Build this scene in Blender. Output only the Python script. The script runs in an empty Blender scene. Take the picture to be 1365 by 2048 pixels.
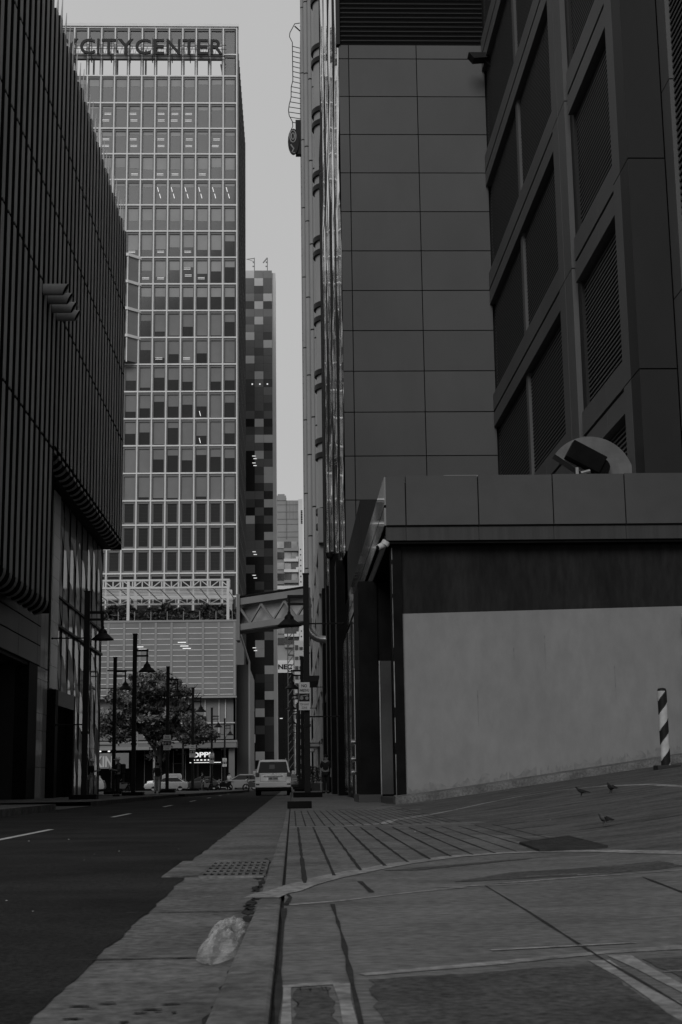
import bpy, bmesh, math, random
from mathutils import Vector, Matrix
random.seed(7)
R = math.radians
sc = bpy.context.scene
C = sc.collection

# ------------------------------------------------------------------ camera
F = 50 / 36 * 2048
cam_d = bpy.data.cameras.new('camera')
cam_d.sensor_fit = 'VERTICAL'; cam_d.sensor_height = 36; cam_d.sensor_width = 24; cam_d.lens = 50
cam_d.clip_start = .1; cam_d.clip_end = 3000
cam_d.dof.use_dof = True; cam_d.dof.focus_distance = 60; cam_d.dof.aperture_fstop = 14
cam = bpy.data.objects.new('camera', cam_d); C.objects.link(cam)
yaw, pit, rol = R(2.078), R(10.75), R(.8)
fw = Vector((math.sin(yaw) * math.cos(pit), math.cos(yaw) * math.cos(pit), math.sin(pit)))
r0 = Vector((math.cos(yaw), -math.sin(yaw), 0)); u0 = r0.cross(fw)
rt = math.cos(rol) * r0 - math.sin(rol) * u0; up = math.sin(rol) * r0 + math.cos(rol) * u0
cam.matrix_world = Matrix(((rt.x, up.x, -fw.x, 0), (rt.y, up.y, -fw.y, 0), (rt.z, up.z, -fw.z, .65), (0, 0, 0, 1)))
sc.camera = cam
sc.view_settings.view_transform = 'Standard'; sc.view_settings.look = 'None'
sc.view_settings.exposure = 0; sc.view_settings.gamma = 1
sc.cycles.max_bounces = 6; sc.cycles.diffuse_bounces = 3; sc.cycles.glossy_bounces = 3
sc.cycles.use_denoising = True

# ------------------------------------------------------------------ overcast sky and weak sun
SUN_EL, SUN_ROT = R(30), R(197)
w = bpy.data.worlds.new('World'); sc.world = w; w.use_nodes = True
nt = w.node_tree; bg = nt.nodes['Background']; bg.inputs[1].default_value = .1
sky = nt.nodes.new('ShaderNodeTexSky'); sky.sky_type = 'NISHITA'; sky.sun_disc = False
sky.sun_elevation = SUN_EL; sky.sun_rotation = SUN_ROT
bw = nt.nodes.new('ShaderNodeRGBToBW'); nt.links.new(sky.outputs[0], bw.inputs[0])
mx = nt.nodes.new('ShaderNodeMixRGB'); mx.inputs[0].default_value = .9
nt.links.new(bw.outputs[0], mx.inputs[1]); mx.inputs[2].default_value = (5.25, 5.25, 5.25, 1)   # thick cloud cover
tc = nt.nodes.new('ShaderNodeTexCoord'); cn = nt.nodes.new('ShaderNodeTexNoise'); cn.inputs['Scale'].default_value = 2.2; cn.inputs['Detail'].default_value = 4
nt.links.new(tc.outputs['Generated'], cn.inputs['Vector'])
cm = nt.nodes.new('ShaderNodeMapRange'); cm.inputs[1].default_value = .3; cm.inputs[2].default_value = .7; cm.inputs[3].default_value = .95; cm.inputs[4].default_value = 1.06
nt.links.new(cn.outputs[0], cm.inputs[0])
cx_ = nt.nodes.new('ShaderNodeMixRGB'); cx_.blend_type = 'MULTIPLY'; cx_.inputs[0].default_value = 1
nt.links.new(mx.outputs[0], cx_.inputs[1]); nt.links.new(cm.outputs[0], cx_.inputs[2]); nt.links.new(cx_.outputs[0], bg.inputs[0])   # faint cloud tone
sd = bpy.data.lights.new('sun', 'SUN'); sd.energy = 1.25; sd.angle = R(30); sd.color = (1, 1, 1)
so = bpy.data.objects.new('sun', sd); C.objects.link(so)
sdir = Vector((math.sin(SUN_ROT) * math.cos(SUN_EL), math.cos(SUN_ROT) * math.cos(SUN_EL), math.sin(SUN_EL)))
so.rotation_euler = sdir.to_track_quat('Z', 'Y').to_euler()

# ------------------------------------------------------------------ materials
MATS = {}
def M(name, col=.2, rough=.7, metal=0., ior=1.45, noise=None, bump=None, emit=0., alpha=1., stretch=(1, 1, 1), noise2=None, spec=None):
    m = bpy.data.materials.new(name); m.use_nodes = True
    t = m.node_tree; b = t.nodes['Principled BSDF']
    b.inputs['Base Color'].default_value = (col, col, col, 1)
    b.inputs['Roughness'].default_value = rough; b.inputs['Metallic'].default_value = metal
    b.inputs['IOR'].default_value = ior
    b.inputs['Specular IOR Level'].default_value = spec if spec is not None else (.5 if rough < .3 else .1)
    if emit:
        b.inputs['Emission Color'].default_value = (1, 1, 1, 1); b.inputs['Emission Strength'].default_value = emit
    if alpha < 1: b.inputs['Alpha'].default_value = alpha
    if noise or bump:
        g = t.nodes.new('ShaderNodeNewGeometry')
        mp = t.nodes.new('ShaderNodeMapping'); mp.inputs['Scale'].default_value = stretch
        t.links.new(g.outputs['Position'], mp.inputs[0])
    if noise:
        prev = None
        for (s, a) in ([noise] + ([noise2] if noise2 else [])):
            n = t.nodes.new('ShaderNodeTexNoise'); n.inputs['Scale'].default_value = s; n.inputs['Detail'].default_value = 6
            n.inputs['Roughness'].default_value = .62
            t.links.new(mp.outputs[0], n.inputs['Vector'])
            r = t.nodes.new('ShaderNodeMapRange'); r.inputs[1].default_value = .3; r.inputs[2].default_value = .7
            r.inputs[3].default_value = 1 - a; r.inputs[4].default_value = 1 + a
            t.links.new(n.outputs[0], r.inputs[0])
            if prev is None: prev = r.outputs[0]
            else:
                q = t.nodes.new('ShaderNodeMath'); q.operation = 'MULTIPLY'
                t.links.new(prev, q.inputs[0]); t.links.new(r.outputs[0], q.inputs[1]); prev = q.outputs[0]
        q = t.nodes.new('ShaderNodeMath'); q.operation = 'MULTIPLY'; q.inputs[1].default_value = col
        t.links.new(prev, q.inputs[0]); t.links.new(q.outputs[0], b.inputs['Base Color'])
    if bump:
        n = t.nodes.new('ShaderNodeTexNoise'); n.inputs['Scale'].default_value = bump[0]; n.inputs['Detail'].default_value = 5
        t.links.new(mp.outputs[0], n.inputs['Vector'])
        bn = t.nodes.new('ShaderNodeBump'); bn.inputs['Strength'].default_value = 1; bn.inputs['Distance'].default_value = bump[1]
        t.links.new(n.outputs[0], bn.inputs['Height']); t.links.new(bn.outputs[0], b.inputs['Normal'])
    MATS[name] = m; return m

M('asphalt', 0.022, .88, noise=(.7, .45), noise2=(75, .8), bump=(90, .008), stretch=(.6, 1, 1))
M('asphalt_far', .05, .9, noise=(.3, .3))
M('lane_paint', .42, .7, noise=(9, .45))
M('gutter_concrete', 0.115, .85, noise=(1.3, .35), noise2=(17, .45), bump=(40, .003))
M('gutter_dirt', .035, .9, noise=(12, .5))
M('kerb_concrete', 0.115, .85, noise=(2.2, .4), noise2=(22, .4), bump=(45, .003))
M('pave_plank', 0.105, .85, noise=(1.6, .35), noise2=(22, .4), bump=(30, .003))
M('pave_dark', 0.075, .85, noise=(1.4, .45), noise2=(20, .45), stretch=(1, 2.2, 1), bump=(30, .003))
M('pave_slab', 0.115, .85, noise=(1.7, .3), noise2=(26, .42), bump=(60, .004), stretch=(.7, 1.4, 1))
M('patch_dark', 0.062, .9, noise=(2.5, .3), noise2=(38, .55), bump=(60, .003))
M('edge_strip', 0.2, .85, noise=(2.5, .4), noise2=(20, .4))
M('joint_dirt', .028, .95, noise=(15, .4))
M('rubber', .03, .7, noise=(6, .3))
M('cast_iron', 0.075, .6, .2, noise=(18, .3))
M('black_void', .004, .9)
M('black_paint', .012, .45, noise=(3, .3))
M('pole_black', .012, .5)
M('fin_cap', 0.35, .5, .0, noise=(.6, .2), stretch=(1, 1, .3))  # street-facing rim of the fins, its light put into the paler colour
M('fin_side_shaded', .006, .7)  # shade in the gaps between fins put into the colour
M('dark_wall', .02, .6, noise=(.4, .2))
M('dark_stone', 0.06, .35, noise=(.35, .25), stretch=(1, 1, .3))
M('pier_light', 0.75, .3, noise=(.5, .12), stretch=(1, 1, .3))
M('podium_glass', .03, .04, ior=2.4)
M('facet_glass', .03, .1)
_t = MATS['facet_glass'].node_tree; _g = _t.nodes.new('ShaderNodeBsdfGlossy'); _g.inputs['Color'].default_value = (.27, .27, .27, 1); _g.inputs['Roughness'].default_value = .06
_a = _t.nodes.new('ShaderNodeAddShader'); _d = _t.nodes.new('ShaderNodeBsdfDiffuse'); _d.inputs['Color'].default_value = (.3, .3, .3, 1)
_t.links.new(_g.outputs[0], _a.inputs[0]); _t.links.new(_d.outputs[0], _a.inputs[1]); _t.links.new(_a.outputs[0], _t.nodes['Material Output'].inputs['Surface'])
M('tower_mullion', 0.64, .45, noise=(.3, .08))
M('tower_recess', 0.18, .5)
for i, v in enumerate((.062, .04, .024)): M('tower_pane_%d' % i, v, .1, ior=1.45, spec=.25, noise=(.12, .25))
M('tower_blind', 0.3, .7, noise=(.2, .12)); M('tower_blind_dim', 0.19, .7, noise=(.2, .12))
M('tower_side', .075, .5, noise=(.15, .2), stretch=(1, 1, .05))
M('ceiling_tube', 0.8, emit=.6)
M('sign_letter', 0.03, .5)
M('screen', .2, .35, noise=(.12, .25), stretch=(1, 1, 2)); M('screen_strip', .28, .5); M('screen_light', .75, .5)
M('steel_white', .55, .5, noise=(.6, .1)); M('steel_mid', .25, .5)
M('leaf', 0.15, .6, noise=(3, .5)); M('leaf_dark', 0.05, .7, noise=(3, .5)); M('leaf_light', 0.26, .55, noise=(3, .4)); M('bark', 0.025, .9, noise=(4, .4))
for i, v in enumerate((.012, .035, .07, .12, .19, .46)): M('mosaic_%d' % i, v, .12, ior=1.35, spec=.3, noise=(.08, .2))
M('concrete_pale', .55, .7, noise=(.1, .12)); M('concrete_mid', 0.24, .7, noise=(.1, .18)); M('concrete_grey', .17, .7, noise=(.1, .2))
M('far_glass', .04, .1, ior=1.9, noise=(.12, .9)); M('far_glass_light', .3, .3, noise=(.15, .5))
M('dark_cladding', .03, .4, noise=(.06, .2))
M('column_metal', .24, .4, noise=(.12, .12)); M('column_dark', .02, .5)
M('clad_panel', 0.098, .5, noise=(.22, .1), noise2=(.6, .05), stretch=(1, 1, .5)); M('clad_panel_b', 0.093, .5, noise=(.22, .1), stretch=(1, 1, .5)); M('clad_panel_c', 0.102, .5, noise=(.22, .1), stretch=(1, 1, .5))
M('groove', .01, .9)
M('louvre', 0.055, .5); M('louvre_lip', .1, .5); M('louvre_back', .003, .9)
M('band_panel', 0.1, .5, noise=(.3, .1)); M('pier_panel', 0.027, .5, noise=(.3, .15), stretch=(1, 1, .4))
M('mirror_skin', .5, .04, .9, noise=(.3, .25), stretch=(1, 1, .15))
M('mirror_dark', .02, .25)
M('fascia', 0.072, .45, noise=(.25, .12), noise2=(3, .05)); M('fascia_low', 0.05, .5, noise=(1.5, .15), stretch=(6, 1, .2))
M('wall_paint', 0.195, .8, noise=(.7, .1), noise2=(3.5, .09), stretch=(1, 1, .5), bump=(8, .002))
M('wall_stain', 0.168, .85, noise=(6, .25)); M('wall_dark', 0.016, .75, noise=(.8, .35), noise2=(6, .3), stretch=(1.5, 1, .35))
M('trim_light', 0.2, .5, noise=(3, .6), stretch=(1, 1, .5))
M('stone_black', .006, .5, ior=1.25, noise=(2, .4))
M('shutter', .05, .5, noise=(.7, .3))
M('store_glass', .012, .06, ior=1.9, bump=(.9, .03), stretch=(1, 1, .6))
M('galvanised', 0.3, .3, .7, noise=(3, .25)); M('chrome', 0.35, .15, .9)
M('dish_metal', 0.13, .5, noise=(2.2, .25))
M('white_plastic', 0.45, .4)
M('bollard_white', 0.38, .5, noise=(5, .25)); M('bollard_black', .015, .5)
M('sign_white', .5, .5); M('sign_black', .015, .5); M('sign_grey', .2, .5); M('shop_glow', .8, emit=.8); M('shop_dim', .3, emit=.08)
M('car_white', 0.75, .25, noise=(1.5, .06)); M('car_pale', 0.25, .3); M('car_silver', .3, .25, .3); M('car_dark', .03, .2); M('car_black', .01, .5)
M('car_glass', .008, .08, ior=1.45, spec=.3); M('tail_lamp', .06, .2); M('lamp_lit', 1, emit=3.); M('rim', .3, .35, .6); M('tyre', .012, .8)
M('skin', .2, .6); M('hair', .01, .7); M('cloth_dark', .02, .9, noise=(8, .3)); M('cloth_mid', .09, .9, noise=(8, .3)); M('cloth_light', .34, .9, noise=(8, .2)); M('cloth_white', .6, .8)
M('bird_dark', .02, .7, noise=(30, .5)); M('bird_mid', .07, .7, noise=(30, .4))
M('plastic_film', 0.6, .12, alpha=.3, noise=(11, .6))
M('litter', .3, .6)

# ------------------------------------------------------------------ mesh helpers
OFF = {}
class MB:
    def __init__(s): s.v = []; s.f = []; s.m = []
    def face(s, pts, m=0):
        b = len(s.v); s.v += [tuple(p) for p in pts]; s.f.append(tuple(range(b, b + len(pts)))); s.m.append(m)
    def box(s, x0, x1, y0, y1, z0, z1, m=0):
        if x0 > x1: x0, x1 = x1, x0
        if y0 > y1: y0, y1 = y1, y0
        if z0 > z1: z0, z1 = z1, z0
        b = len(s.v)
        s.v += [(x0, y0, z0), (x1, y0, z0), (x1, y1, z0), (x0, y1, z0), (x0, y0, z1), (x1, y0, z1), (x1, y1, z1), (x0, y1, z1)]
        for q in ((0, 3, 2, 1), (4, 5, 6, 7), (0, 1, 5, 4), (1, 2, 6, 5), (2, 3, 7, 6), (3, 0, 4, 7)):
            s.f.append(tuple(b + i for i in q)); s.m.append(m)
    def bar(s, p, q, wd, hd=None, m=0, upv=(0, 0, 1)):
        p = Vector(p); q = Vector(q); d = (q - p).normalized(); hd = hd or wd
        a = Vector(upv)
        if abs(d.dot(a)) > .98: a = Vector((0, 1, 0))
        x = d.cross(a).normalized() * wd / 2; y = x.cross(d).normalized() * hd / 2
        b = len(s.v)
        for c in (p, q): s.v += [tuple(c - x - y), tuple(c + x - y), tuple(c + x + y), tuple(c - x + y)]
        for k in ((3, 2, 1, 0), (4, 5, 6, 7), (0, 1, 5, 4), (1, 2, 6, 5), (2, 3, 7, 6), (3, 0, 4, 7)):
            s.f.append(tuple(b + i for i in k)); s.m.append(m)
    def tube(s, pts, rad, n=8, m=0, cap=True):
        pts = [Vector(p) for p in pts]; rings = []
        rr = rad if isinstance(rad, (list, tuple)) else [rad] * len(pts)
        prev = None
        for i, p in enumerate(pts):
            d = (pts[min(i + 1, len(pts) - 1)] - pts[max(i - 1, 0)]).normalized()
            if prev is None:
                a = Vector((0, 0, 1)) if abs(d.z) < .9 else Vector((0, 1, 0))
                x = d.cross(a).normalized()
            else:
                x = (prev - d * prev.dot(d)).normalized()
            prev = x; y = d.cross(x)
            b = len(s.v); rings.append(b)
            for k in range(n):
                t = 2 * math.pi * k / n
                s.v.append(tuple(p + (x * math.cos(t) + y * math.sin(t)) * rr[i]))
        for i in range(len(rings) - 1):
            for k in range(n):
                k2 = (k + 1) % n
                s.f.append((rings[i] + k, rings[i] + k2, rings[i + 1] + k2, rings[i + 1] + k)); s.m.append(m)
        if cap:
            s.f.append(tuple(rings[0] + k for k in reversed(range(n)))); s.m.append(m)
            s.f.append(tuple(rings[-1] + k for k in range(n))); s.m.append(m)
    def lathe(s, prof, c, n=16, m=0):
        s.tube([(c[0], c[1], c[2] + z) for r, z in prof], [max(r, .002) for r, z in prof], n, m)
    def prism(s, poly, axis, a, b, m=0, mside=None):
        def P(u, v, t): return {'x': (t, u, v), 'y': (u, t, v), 'z': (u, v, t)}[axis]
        s.face([P(u, v, a) for u, v in poly], m); s.face([P(u, v, b) for u, v in reversed(poly)], m)
        n = len(poly)
        for i in range(n):
            (u, v), (u2, v2) = poly[i], poly[(i + 1) % n]
            mm = mside[i] if isinstance(mside, list) else (m if mside is None else mside)
            s.face([P(u, v, a), P(u, v, b), P(u2, v2, b), P(u2, v2, a)], mm)
    def build(s, name, mats, parent=None, label=None, smooth=False, bevel=0, recalc=True):
        off = Vector((0, 0, 0)) if parent is None else OFF[parent.name]
        me = bpy.data.meshes.new(name)
        me.from_pydata([(x - off.x, y - off.y, z - off.z) for x, y, z in s.v], [], s.f)
        for k in (mats if isinstance(mats, (list, tuple)) else [mats]): me.materials.append(MATS[k])
        me.polygons.foreach_set('material_index', s.m)
        if smooth or recalc or bevel:
            bm = bmesh.new(); bm.from_mesh(me)
            if smooth or bevel: bmesh.ops.remove_doubles(bm, verts=bm.verts, dist=1e-4)
            if recalc: bmesh.ops.recalc_face_normals(bm, faces=bm.faces)
            bm.to_mesh(me); bm.free()
        if smooth:
            me.polygons.foreach_set('use_smooth', [True] * len(me.polygons))
            me.set_sharp_from_angle(angle=R(40))
        o = bpy.data.objects.new(name, me); C.objects.link(o)
        if parent is not None: o.parent = parent
        OFF[o.name] = off.copy()
        if label: o['label'] = label
        if bevel:
            b = o.modifiers.new('bevel', 'BEVEL'); b.width = bevel; b.segments = 2; b.limit_method = 'ANGLE'
        return o

def thing(name, label, cat, loc=(0, 0, 0), group=None):
    o = bpy.data.objects.new(name, None); C.objects.link(o); o.location = loc
    o.empty_display_size = .1
    o['label'] = label; o['category'] = cat
    if group: o['group'] = group
    OFF[o.name] = Vector(loc); return o
def tag(o, label, cat, group=None):
    o['label'] = label; o['category'] = cat
    if group: o['group'] = group
    return o
def struct(o): o['kind'] = 'structure'; return o
KIDS = {}
def dup(root, loc, rz=0, label=None, sc_=1., skip=()):
    r = root.copy(); C.objects.link(r); r.location = loc; r.rotation_euler = (0, 0, rz); r.scale = (sc_,) * 3
    if label: r['label'] = label
    OFF[r.name] = Vector(loc)
    for ch in list(root.children):
        if any(ch.name.startswith(k) for k in skip): continue
        c = ch.copy(); C.objects.link(c); c.parent = r
        for g in list(ch.children):
            d = g.copy(); C.objects.link(d); d.parent = c
    return r
def text_into(mb, s, x, y, z, h, width=None, depth=.02, m=0, bold=0.):
    """lettering facing -Y, its lower left corner at (x, y, z), letter height h"""
    cu = bpy.data.curves.new('lettering', 'FONT'); cu.body = s; cu.size = 1; cu.extrude = .01; cu.offset = bold
    ob = bpy.data.objects.new('lettering', cu); C.objects.link(ob)
    bpy.context.view_layer.update()
    me = bpy.data.meshes.new_from_object(ob.evaluated_get(bpy.context.evaluated_depsgraph_get()))
    vs = [v.co.copy() for v in me.vertices]
    lx = min(v.x for v in vs); hx = max(v.x for v in vs); ly = min(v.y for v in vs); hy = max(v.y for v in vs)
    sz = h / (hy - ly); sx = sz if width is None else width / (hx - lx)
    b = len(mb.v)
    for v in vs: mb.v.append((x + (v.x - lx) * sx, y - (depth if v.z > 0 else 0), z + (v.y - ly) * sz))
    for p in me.polygons: mb.f.append(tuple(b + i for i in p.vertices)); mb.m.append(m)
    bpy.data.objects.remove(ob); bpy.data.curves.remove(cu); bpy.data.meshes.remove(me)
    return (hx - lx) * sx
def skin_mesh(name, joints, edges, parent, mat, sub=1, root=0):
    """one continuous surface grown round a skeleton: joints = [(x, y, z, radius)]"""
    me = bpy.data.meshes.new(name); me.from_pydata([j[:3] for j in joints], edges, [])
    ob = bpy.data.objects.new(name, me); C.objects.link(ob)
    ob.modifiers.new('skin', 'SKIN')
    for i, j in enumerate(joints):
        r = j[3] if isinstance(j[3], tuple) else (j[3], j[3])
        me.skin_vertices[0].data[i].radius = r; me.skin_vertices[0].data[i].use_root = (i == root)
    sb = ob.modifiers.new('sub', 'SUBSURF'); sb.levels = sub; sb.render_levels = sub
    bpy.context.view_layer.update()
    m2 = bpy.data.meshes.new_from_object(ob.evaluated_get(bpy.context.evaluated_depsgraph_get()))
    bpy.data.objects.remove(ob); bpy.data.meshes.remove(me)
    m2.name = name; m2.materials.clear(); m2.materials.append(MATS[mat])
    m2.polygons.foreach_set('use_smooth', [True] * len(m2.polygons))
    o = bpy.data.objects.new(name, m2); C.objects.link(o)
    if parent is not None: o.parent = parent
    OFF[o.name] = Vector((0, 0, 0))
    return o

# ================================================================== GROUND
def ramp(x):
    t = x - 2.1
    return .135 * (math.log1p(math.exp(min(t * 3, 40))) / 3) if t < 12 else .135 * t
def G(x, y): return .15 + ramp(x) * (1 if y < 30 else max(0, 1 - (y - 30) / 3))
b = MB(); b.box(-900, 900, -60, 1500, -.6, -.05); struct(b.build('ground', 'asphalt_far'))

def left_kerb(y):
    pts = [(-20, -6.05), (20, -6.1), (40, -6.4), (54, -6.3), (63, -6.15), (75, -5.6), (88, -4.7), (100, -3.7), (112, -3.3)]
    for (a, xa), (c, xc) in zip(pts, pts[1:]):
        if y <= c: return xa + (xc - xa) * (y - a) / (c - a)
    return -3.3
def kx(y): return -.195 + .045 * min(1, max(0, (y - 3) / 3.3)) + .035 * min(1, max(0, (y - 6.3) / 10.7))
# asphalt: one sheet with a ragged right edge
b = MB(); ys = []; y = -20
while y < 128:
    ys.append(y); y += .12 if -1 < y < 30 else 1.
def edge(y): return (-.745 - .01 * max(0, min(5, y - 4)) / 5 if y < 10.3 else -.755 - .11 * min(1, (y - 10.3) / 1.2)) + .006 * math.sin(y * 5.1) + .005 * math.sin(y * 1.7 + 1) + random.uniform(-.008, .008)
ex = [edge(y) for y in ys]
for i in range(len(ys) - 1):
    b.face([(left_kerb(ys[i]) - .4, ys[i], .004), (ex[i], ys[i], .004), (ex[i + 1], ys[i + 1], .004), (left_kerb(ys[i + 1]) - .4, ys[i + 1], .004)])
struct(b.build('road', 'asphalt'))
b = MB()
for y0, y1 in [(17, 22.1), (29.9, 33.4), (42.6, 45.8), (54.6, 58), (66.8, 70), (79, 82.2), (91, 94), (103, 106)]:
    n = 6
    for k in range(n):
        a = y0 + (y1 - y0) * k / n; c = y0 + (y1 - y0) * (k + 1) / n
        xm = -3.62 - .006 * (a - 18)
        b.face([(xm - .05, a, .009), (xm + .05, a, .009), (xm + .05, c, .009), (xm - .05, c, .009)])
struct(b.build('road_marking', 'lane_paint'))
b = MB()   # tar seam across the road
pts = [(-6.0 + .4 * k, 24.5 + .35 * math.sin(k * .5) + random.uniform(-.08, .08)) for k in range(14)]
for (x, y), (x2, y2) in zip(pts, pts[1:]): b.face([(x, y - .06, .008), (x2, y2 - .06, .008), (x2, y2 + .06, .008), (x, y + .06, .008)])
struct(b.build('road_seam', 'joint_dirt'))
b = MB(); b.face([(-1.4, -20, 0), (-.1, -20, 0), (-.1, 128, 0), (-1.4, 128, 0)]); struct(b.build('gutter', 'gutter_concrete'))
b = MB()   # dirt, cracks and joints lying in the gutter
def blot(b, cx, cy, rx, ry, z, n=14, m=0, zf=None, jit=.35):
    pts = []
    for k in range(n):
        t = 2 * math.pi * k / n; q = 1 + random.uniform(-jit, jit)
        x, y = cx + rx * q * math.cos(t), cy + ry * q * math.sin(t)
        pts.append((x, y, (zf(x, y) + z) if zf else z))
    b.face(pts, m)
y = 3.2
while y < 26:
    if y < 5.2 or (7 < y < 13):
        blot(b, random.uniform(-.24, -.2), y, random.uniform(.01, .035), random.uniform(.05, .22), .004)
    y += random.uniform(.1, .4)
for _ in range(26):
    blot(b, random.uniform(-.66, -.26), random.uniform(3.6, 4.6), random.uniform(.008, .035), random.uniform(.006, .016), .0045)
for yj in (5.62, 7.6, 12.4, 17.2, 24): 
    px = -.86
    while px < -.24:
        b.face([(px, yj + random.uniform(-.01, .01), .0042), (px + .07, yj, .0042), (px + .07, yj + .02, .0042), (px, yj + .025, .0042)]); px += .07
y = 2.5
while y < 40:
    L_ = random.uniform(.15, .5); wd = random.uniform(.006, .03) * (1.6 if 6.5 < y < 9 else 1)
    b.face([(kx(y) - wd, y + .04, .005), (kx(y) - .0005, y, .005), (kx(y + L_) - .0005, y + L_, .005), (kx(y + L_) - wd * random.uniform(.3, 1.4), y + L_ - .05, .005)]); y += L_ * random.uniform(.8, 1.3)
struct(b.build('gutter_stain', 'gutter_dirt'))
# kerb: a real step, the stones with joints
b = MB(); y = -8
while y < 126:
    L = 1.0
    b.prism([(kx(y), y + .006), (-.052, y + .006), (-.052, y + L - .006), (kx(y + L), y + L - .006)], 'z', -.04, .15)
    y += L
struct(b.build('kerb', 'kerb_concrete', bevel=.012))
b = MB(); b.box(-.11, -.06, -8, 126, -.045, .135); b.box(-.07, -.034, -8, 31, .0, .132); struct(b.build('kerb_joint', 'joint_dirt'))
# right pavement: one rising sheet
def sheet(name, mat, xs, ys, dz, clip=None):
    b = MB()
    for i in range(len(xs) - 1):
        for j in range(len(ys) - 1):
            xm, ym = (xs[i] + xs[i + 1]) / 2, (ys[j] + ys[j + 1]) / 2
            if clip and not clip(xm, ym): continue
            b.face([(x, y, G(x, y) + dz) for x, y in ((xs[i], ys[j]), (xs[i + 1], ys[j]), (xs[i + 1], ys[j + 1]), (xs[i], ys[j + 1]))])
    return struct(b.build(name, mat, smooth=True))
def lin(a, c, n): return [a + (c - a) * k / n for k in range(n + 1)]
sheet('pavement', 'pave_slab', [-.038] + lin(.2, 16, 64), lin(-8, 34, 84) + [36, 40, 60, 90, 130], 0)
# near edge strip of the driveway, from the kerb curving to the right
STRIP = [(-.14, 6.5), (-.1, 6.75), (-.04, 6.88), (.03, 7.22), (.2, 7.82), (.38, 8.29), (.66, 8.97), (1.05, 9.65), (1.42, 9.95), (1.77, 9.9), (2.04, 9.6), (2.29, 8.9), (2.7, 7.8), (3.6, 6.2), (8, 4)]
def strip_y(x):
    for (a, ya), (c, yc) in zip(STRIP, STRIP[1:]):
        if x <= c: return ya + (yc - ya) * (x - a) / (c - a)
    return 4
def ribbon(b, pts, wd, dz, m=0, jit=0.):
    pts = [Vector((x, y)) for x, y in pts]; fine = []
    for p, q in zip(pts, pts[1:]):
        n = max(1, int((q - p).length / .25))
        fine += [p + (q - p) * k / n for k in range(n)]
    fine.append(pts[-1]); L = []
    for i, p in enumerate(fine):
        d = (fine[min(i + 1, len(fine) - 1)] - fine[max(i - 1, 0)]).normalized(); nrm = Vector((-d.y, d.x))
        ww = wd / 2 * (1 + random.uniform(-jit, jit))
        L.append((p + nrm * ww, p - nrm * ww))
    for (a, c), (a2, c2) in zip(L, L[1:]):
        b.face([(q.x, q.y, G(q.x, q.y) + dz) for q in (a, c, c2, a2)], m)
xs = lin(-.036, 10, 60)
b = MB()   # planked paving between the strip and the wall
for i in range(len(xs) - 1):
    x0, x1 = xs[i], xs[i + 1]; yt0, yt1 = strip_y(x0), strip_y(x1)
    for k in range(34):
        a0 = yt0 + (30 - yt0) * k / 34; a1 = yt0 + (30 - yt0) * (k + 1) / 34; c0 = yt1 + (30 - yt1) * k / 34; c1 = yt1 + (30 - yt1) * (k + 1) / 34
        b.face([(x0, a0, G(x0, a0) + .002), (x1, c0, G(x1, c0) + .002), (x1, c1, G(x1, c1) + .002), (x0, a1, G(x0, a1) + .002)], 1 if (x0 + x1) / 2 > 1.9 + .18 * math.sin(k * 1.9) else 0)
struct(b.build('plank_paving', ['pave_plank', 'pave_dark'], smooth=True))
b = MB()
for k in range(13):   # wide dirty grooves in the near planks
    x = .06 + k * .163; slant = .006 * k
    ribbon(b, [(x + slant * (t - 8) * .2, t) for t in lin(strip_y(x) + .05, 16.5 - .09 * k, 14)], .021 if k < 9 else .016, .0042, jit=.45)
for k in range(22):   # narrower planks farther on
    x = .04 + k * .112
    if x > 1.95: break
    ribbon(b, [(x, 16.85), (x, 26)], .016, .0042, jit=.4)
for k in range(9):    # broken rows of the darker driveway bricks
    y = 12.2 + k * 1.35
    for s in range(7):
        x = 2.2 + s * .95 + random.uniform(-.2, .2); ln = random.uniform(.25, .85)
        ribbon(b, [(x, y + .12 * x + random.uniform(-.1, .1)), (x + ln, y + .12 * (x + ln))], .03, .0042, jit=.6)
for p, wd in (([(.14, -2), (.14, 3.1), (.15, 4.0), (.16, 4.8), (.163, 6.1)], .014), ([(.86, -2), (.86, 3.3), (.865, 4.1), (.88, 4.8), (.9, 5.6), (.92, 7.0)], .012), ([(.34, 7.45), (.35, 7.1), (.36, 6.72)], .018),
              ([(1.74, 7.25), (1.68, 6.3), (1.6, 3)], .012), ([(-.036, -2), (-.037, 4), (-.036, 5.95)], .013), ([(-.03, 6.1), (-.012, 6.5), (-.03, 6.75)], .016)):
    ribbon(b, p, wd, .003, jit=.75)
struct(b.build('paving_joint', 'joint_dirt'))
b = MB()
ribbon(b, STRIP, .15, .0036, jit=.1)
ribbon(b, [(-.03, 16.7), (.6, 16.75), (1.1, 17.4), (1.3, 18.9)], .13, .0036, jit=.2)
ribbon(b, [(1.25, 18.6), (1.75, 20.2), (2.3, 21.6), (3.0, 23), (3.7, 23.8), (4.4, 23.9), (4.9, 22.8), (5.1, 20.5), (4.9, 17.5), (4.6, 14)], .12, .0036, jit=.15)
ribbon(b, [(-.02, 6.12), (.2, 6.28), (.48, 6.61), (.91, 7.07), (1.44, 7.42), (2.02, 7.55), (3, 7.3)], .035, .002, jit=.9)
ribbon(b, [(.18, 3.9), (.51, 4.06), (.89, 4.27), (1.16, 4.36), (2.4, 4.6)], .075, .002, jit=.35)
ribbon(b, [(-.03, 3.70), (.11, 3.76)], .05, .002, jit=.4); ribbon(b, [(.115, 2), (.12, 3.74)], .03, .002, jit=.5); ribbon(b, [(-.018, 2), (-.016, 3.72)], .016, .002, jit=.5)
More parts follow.
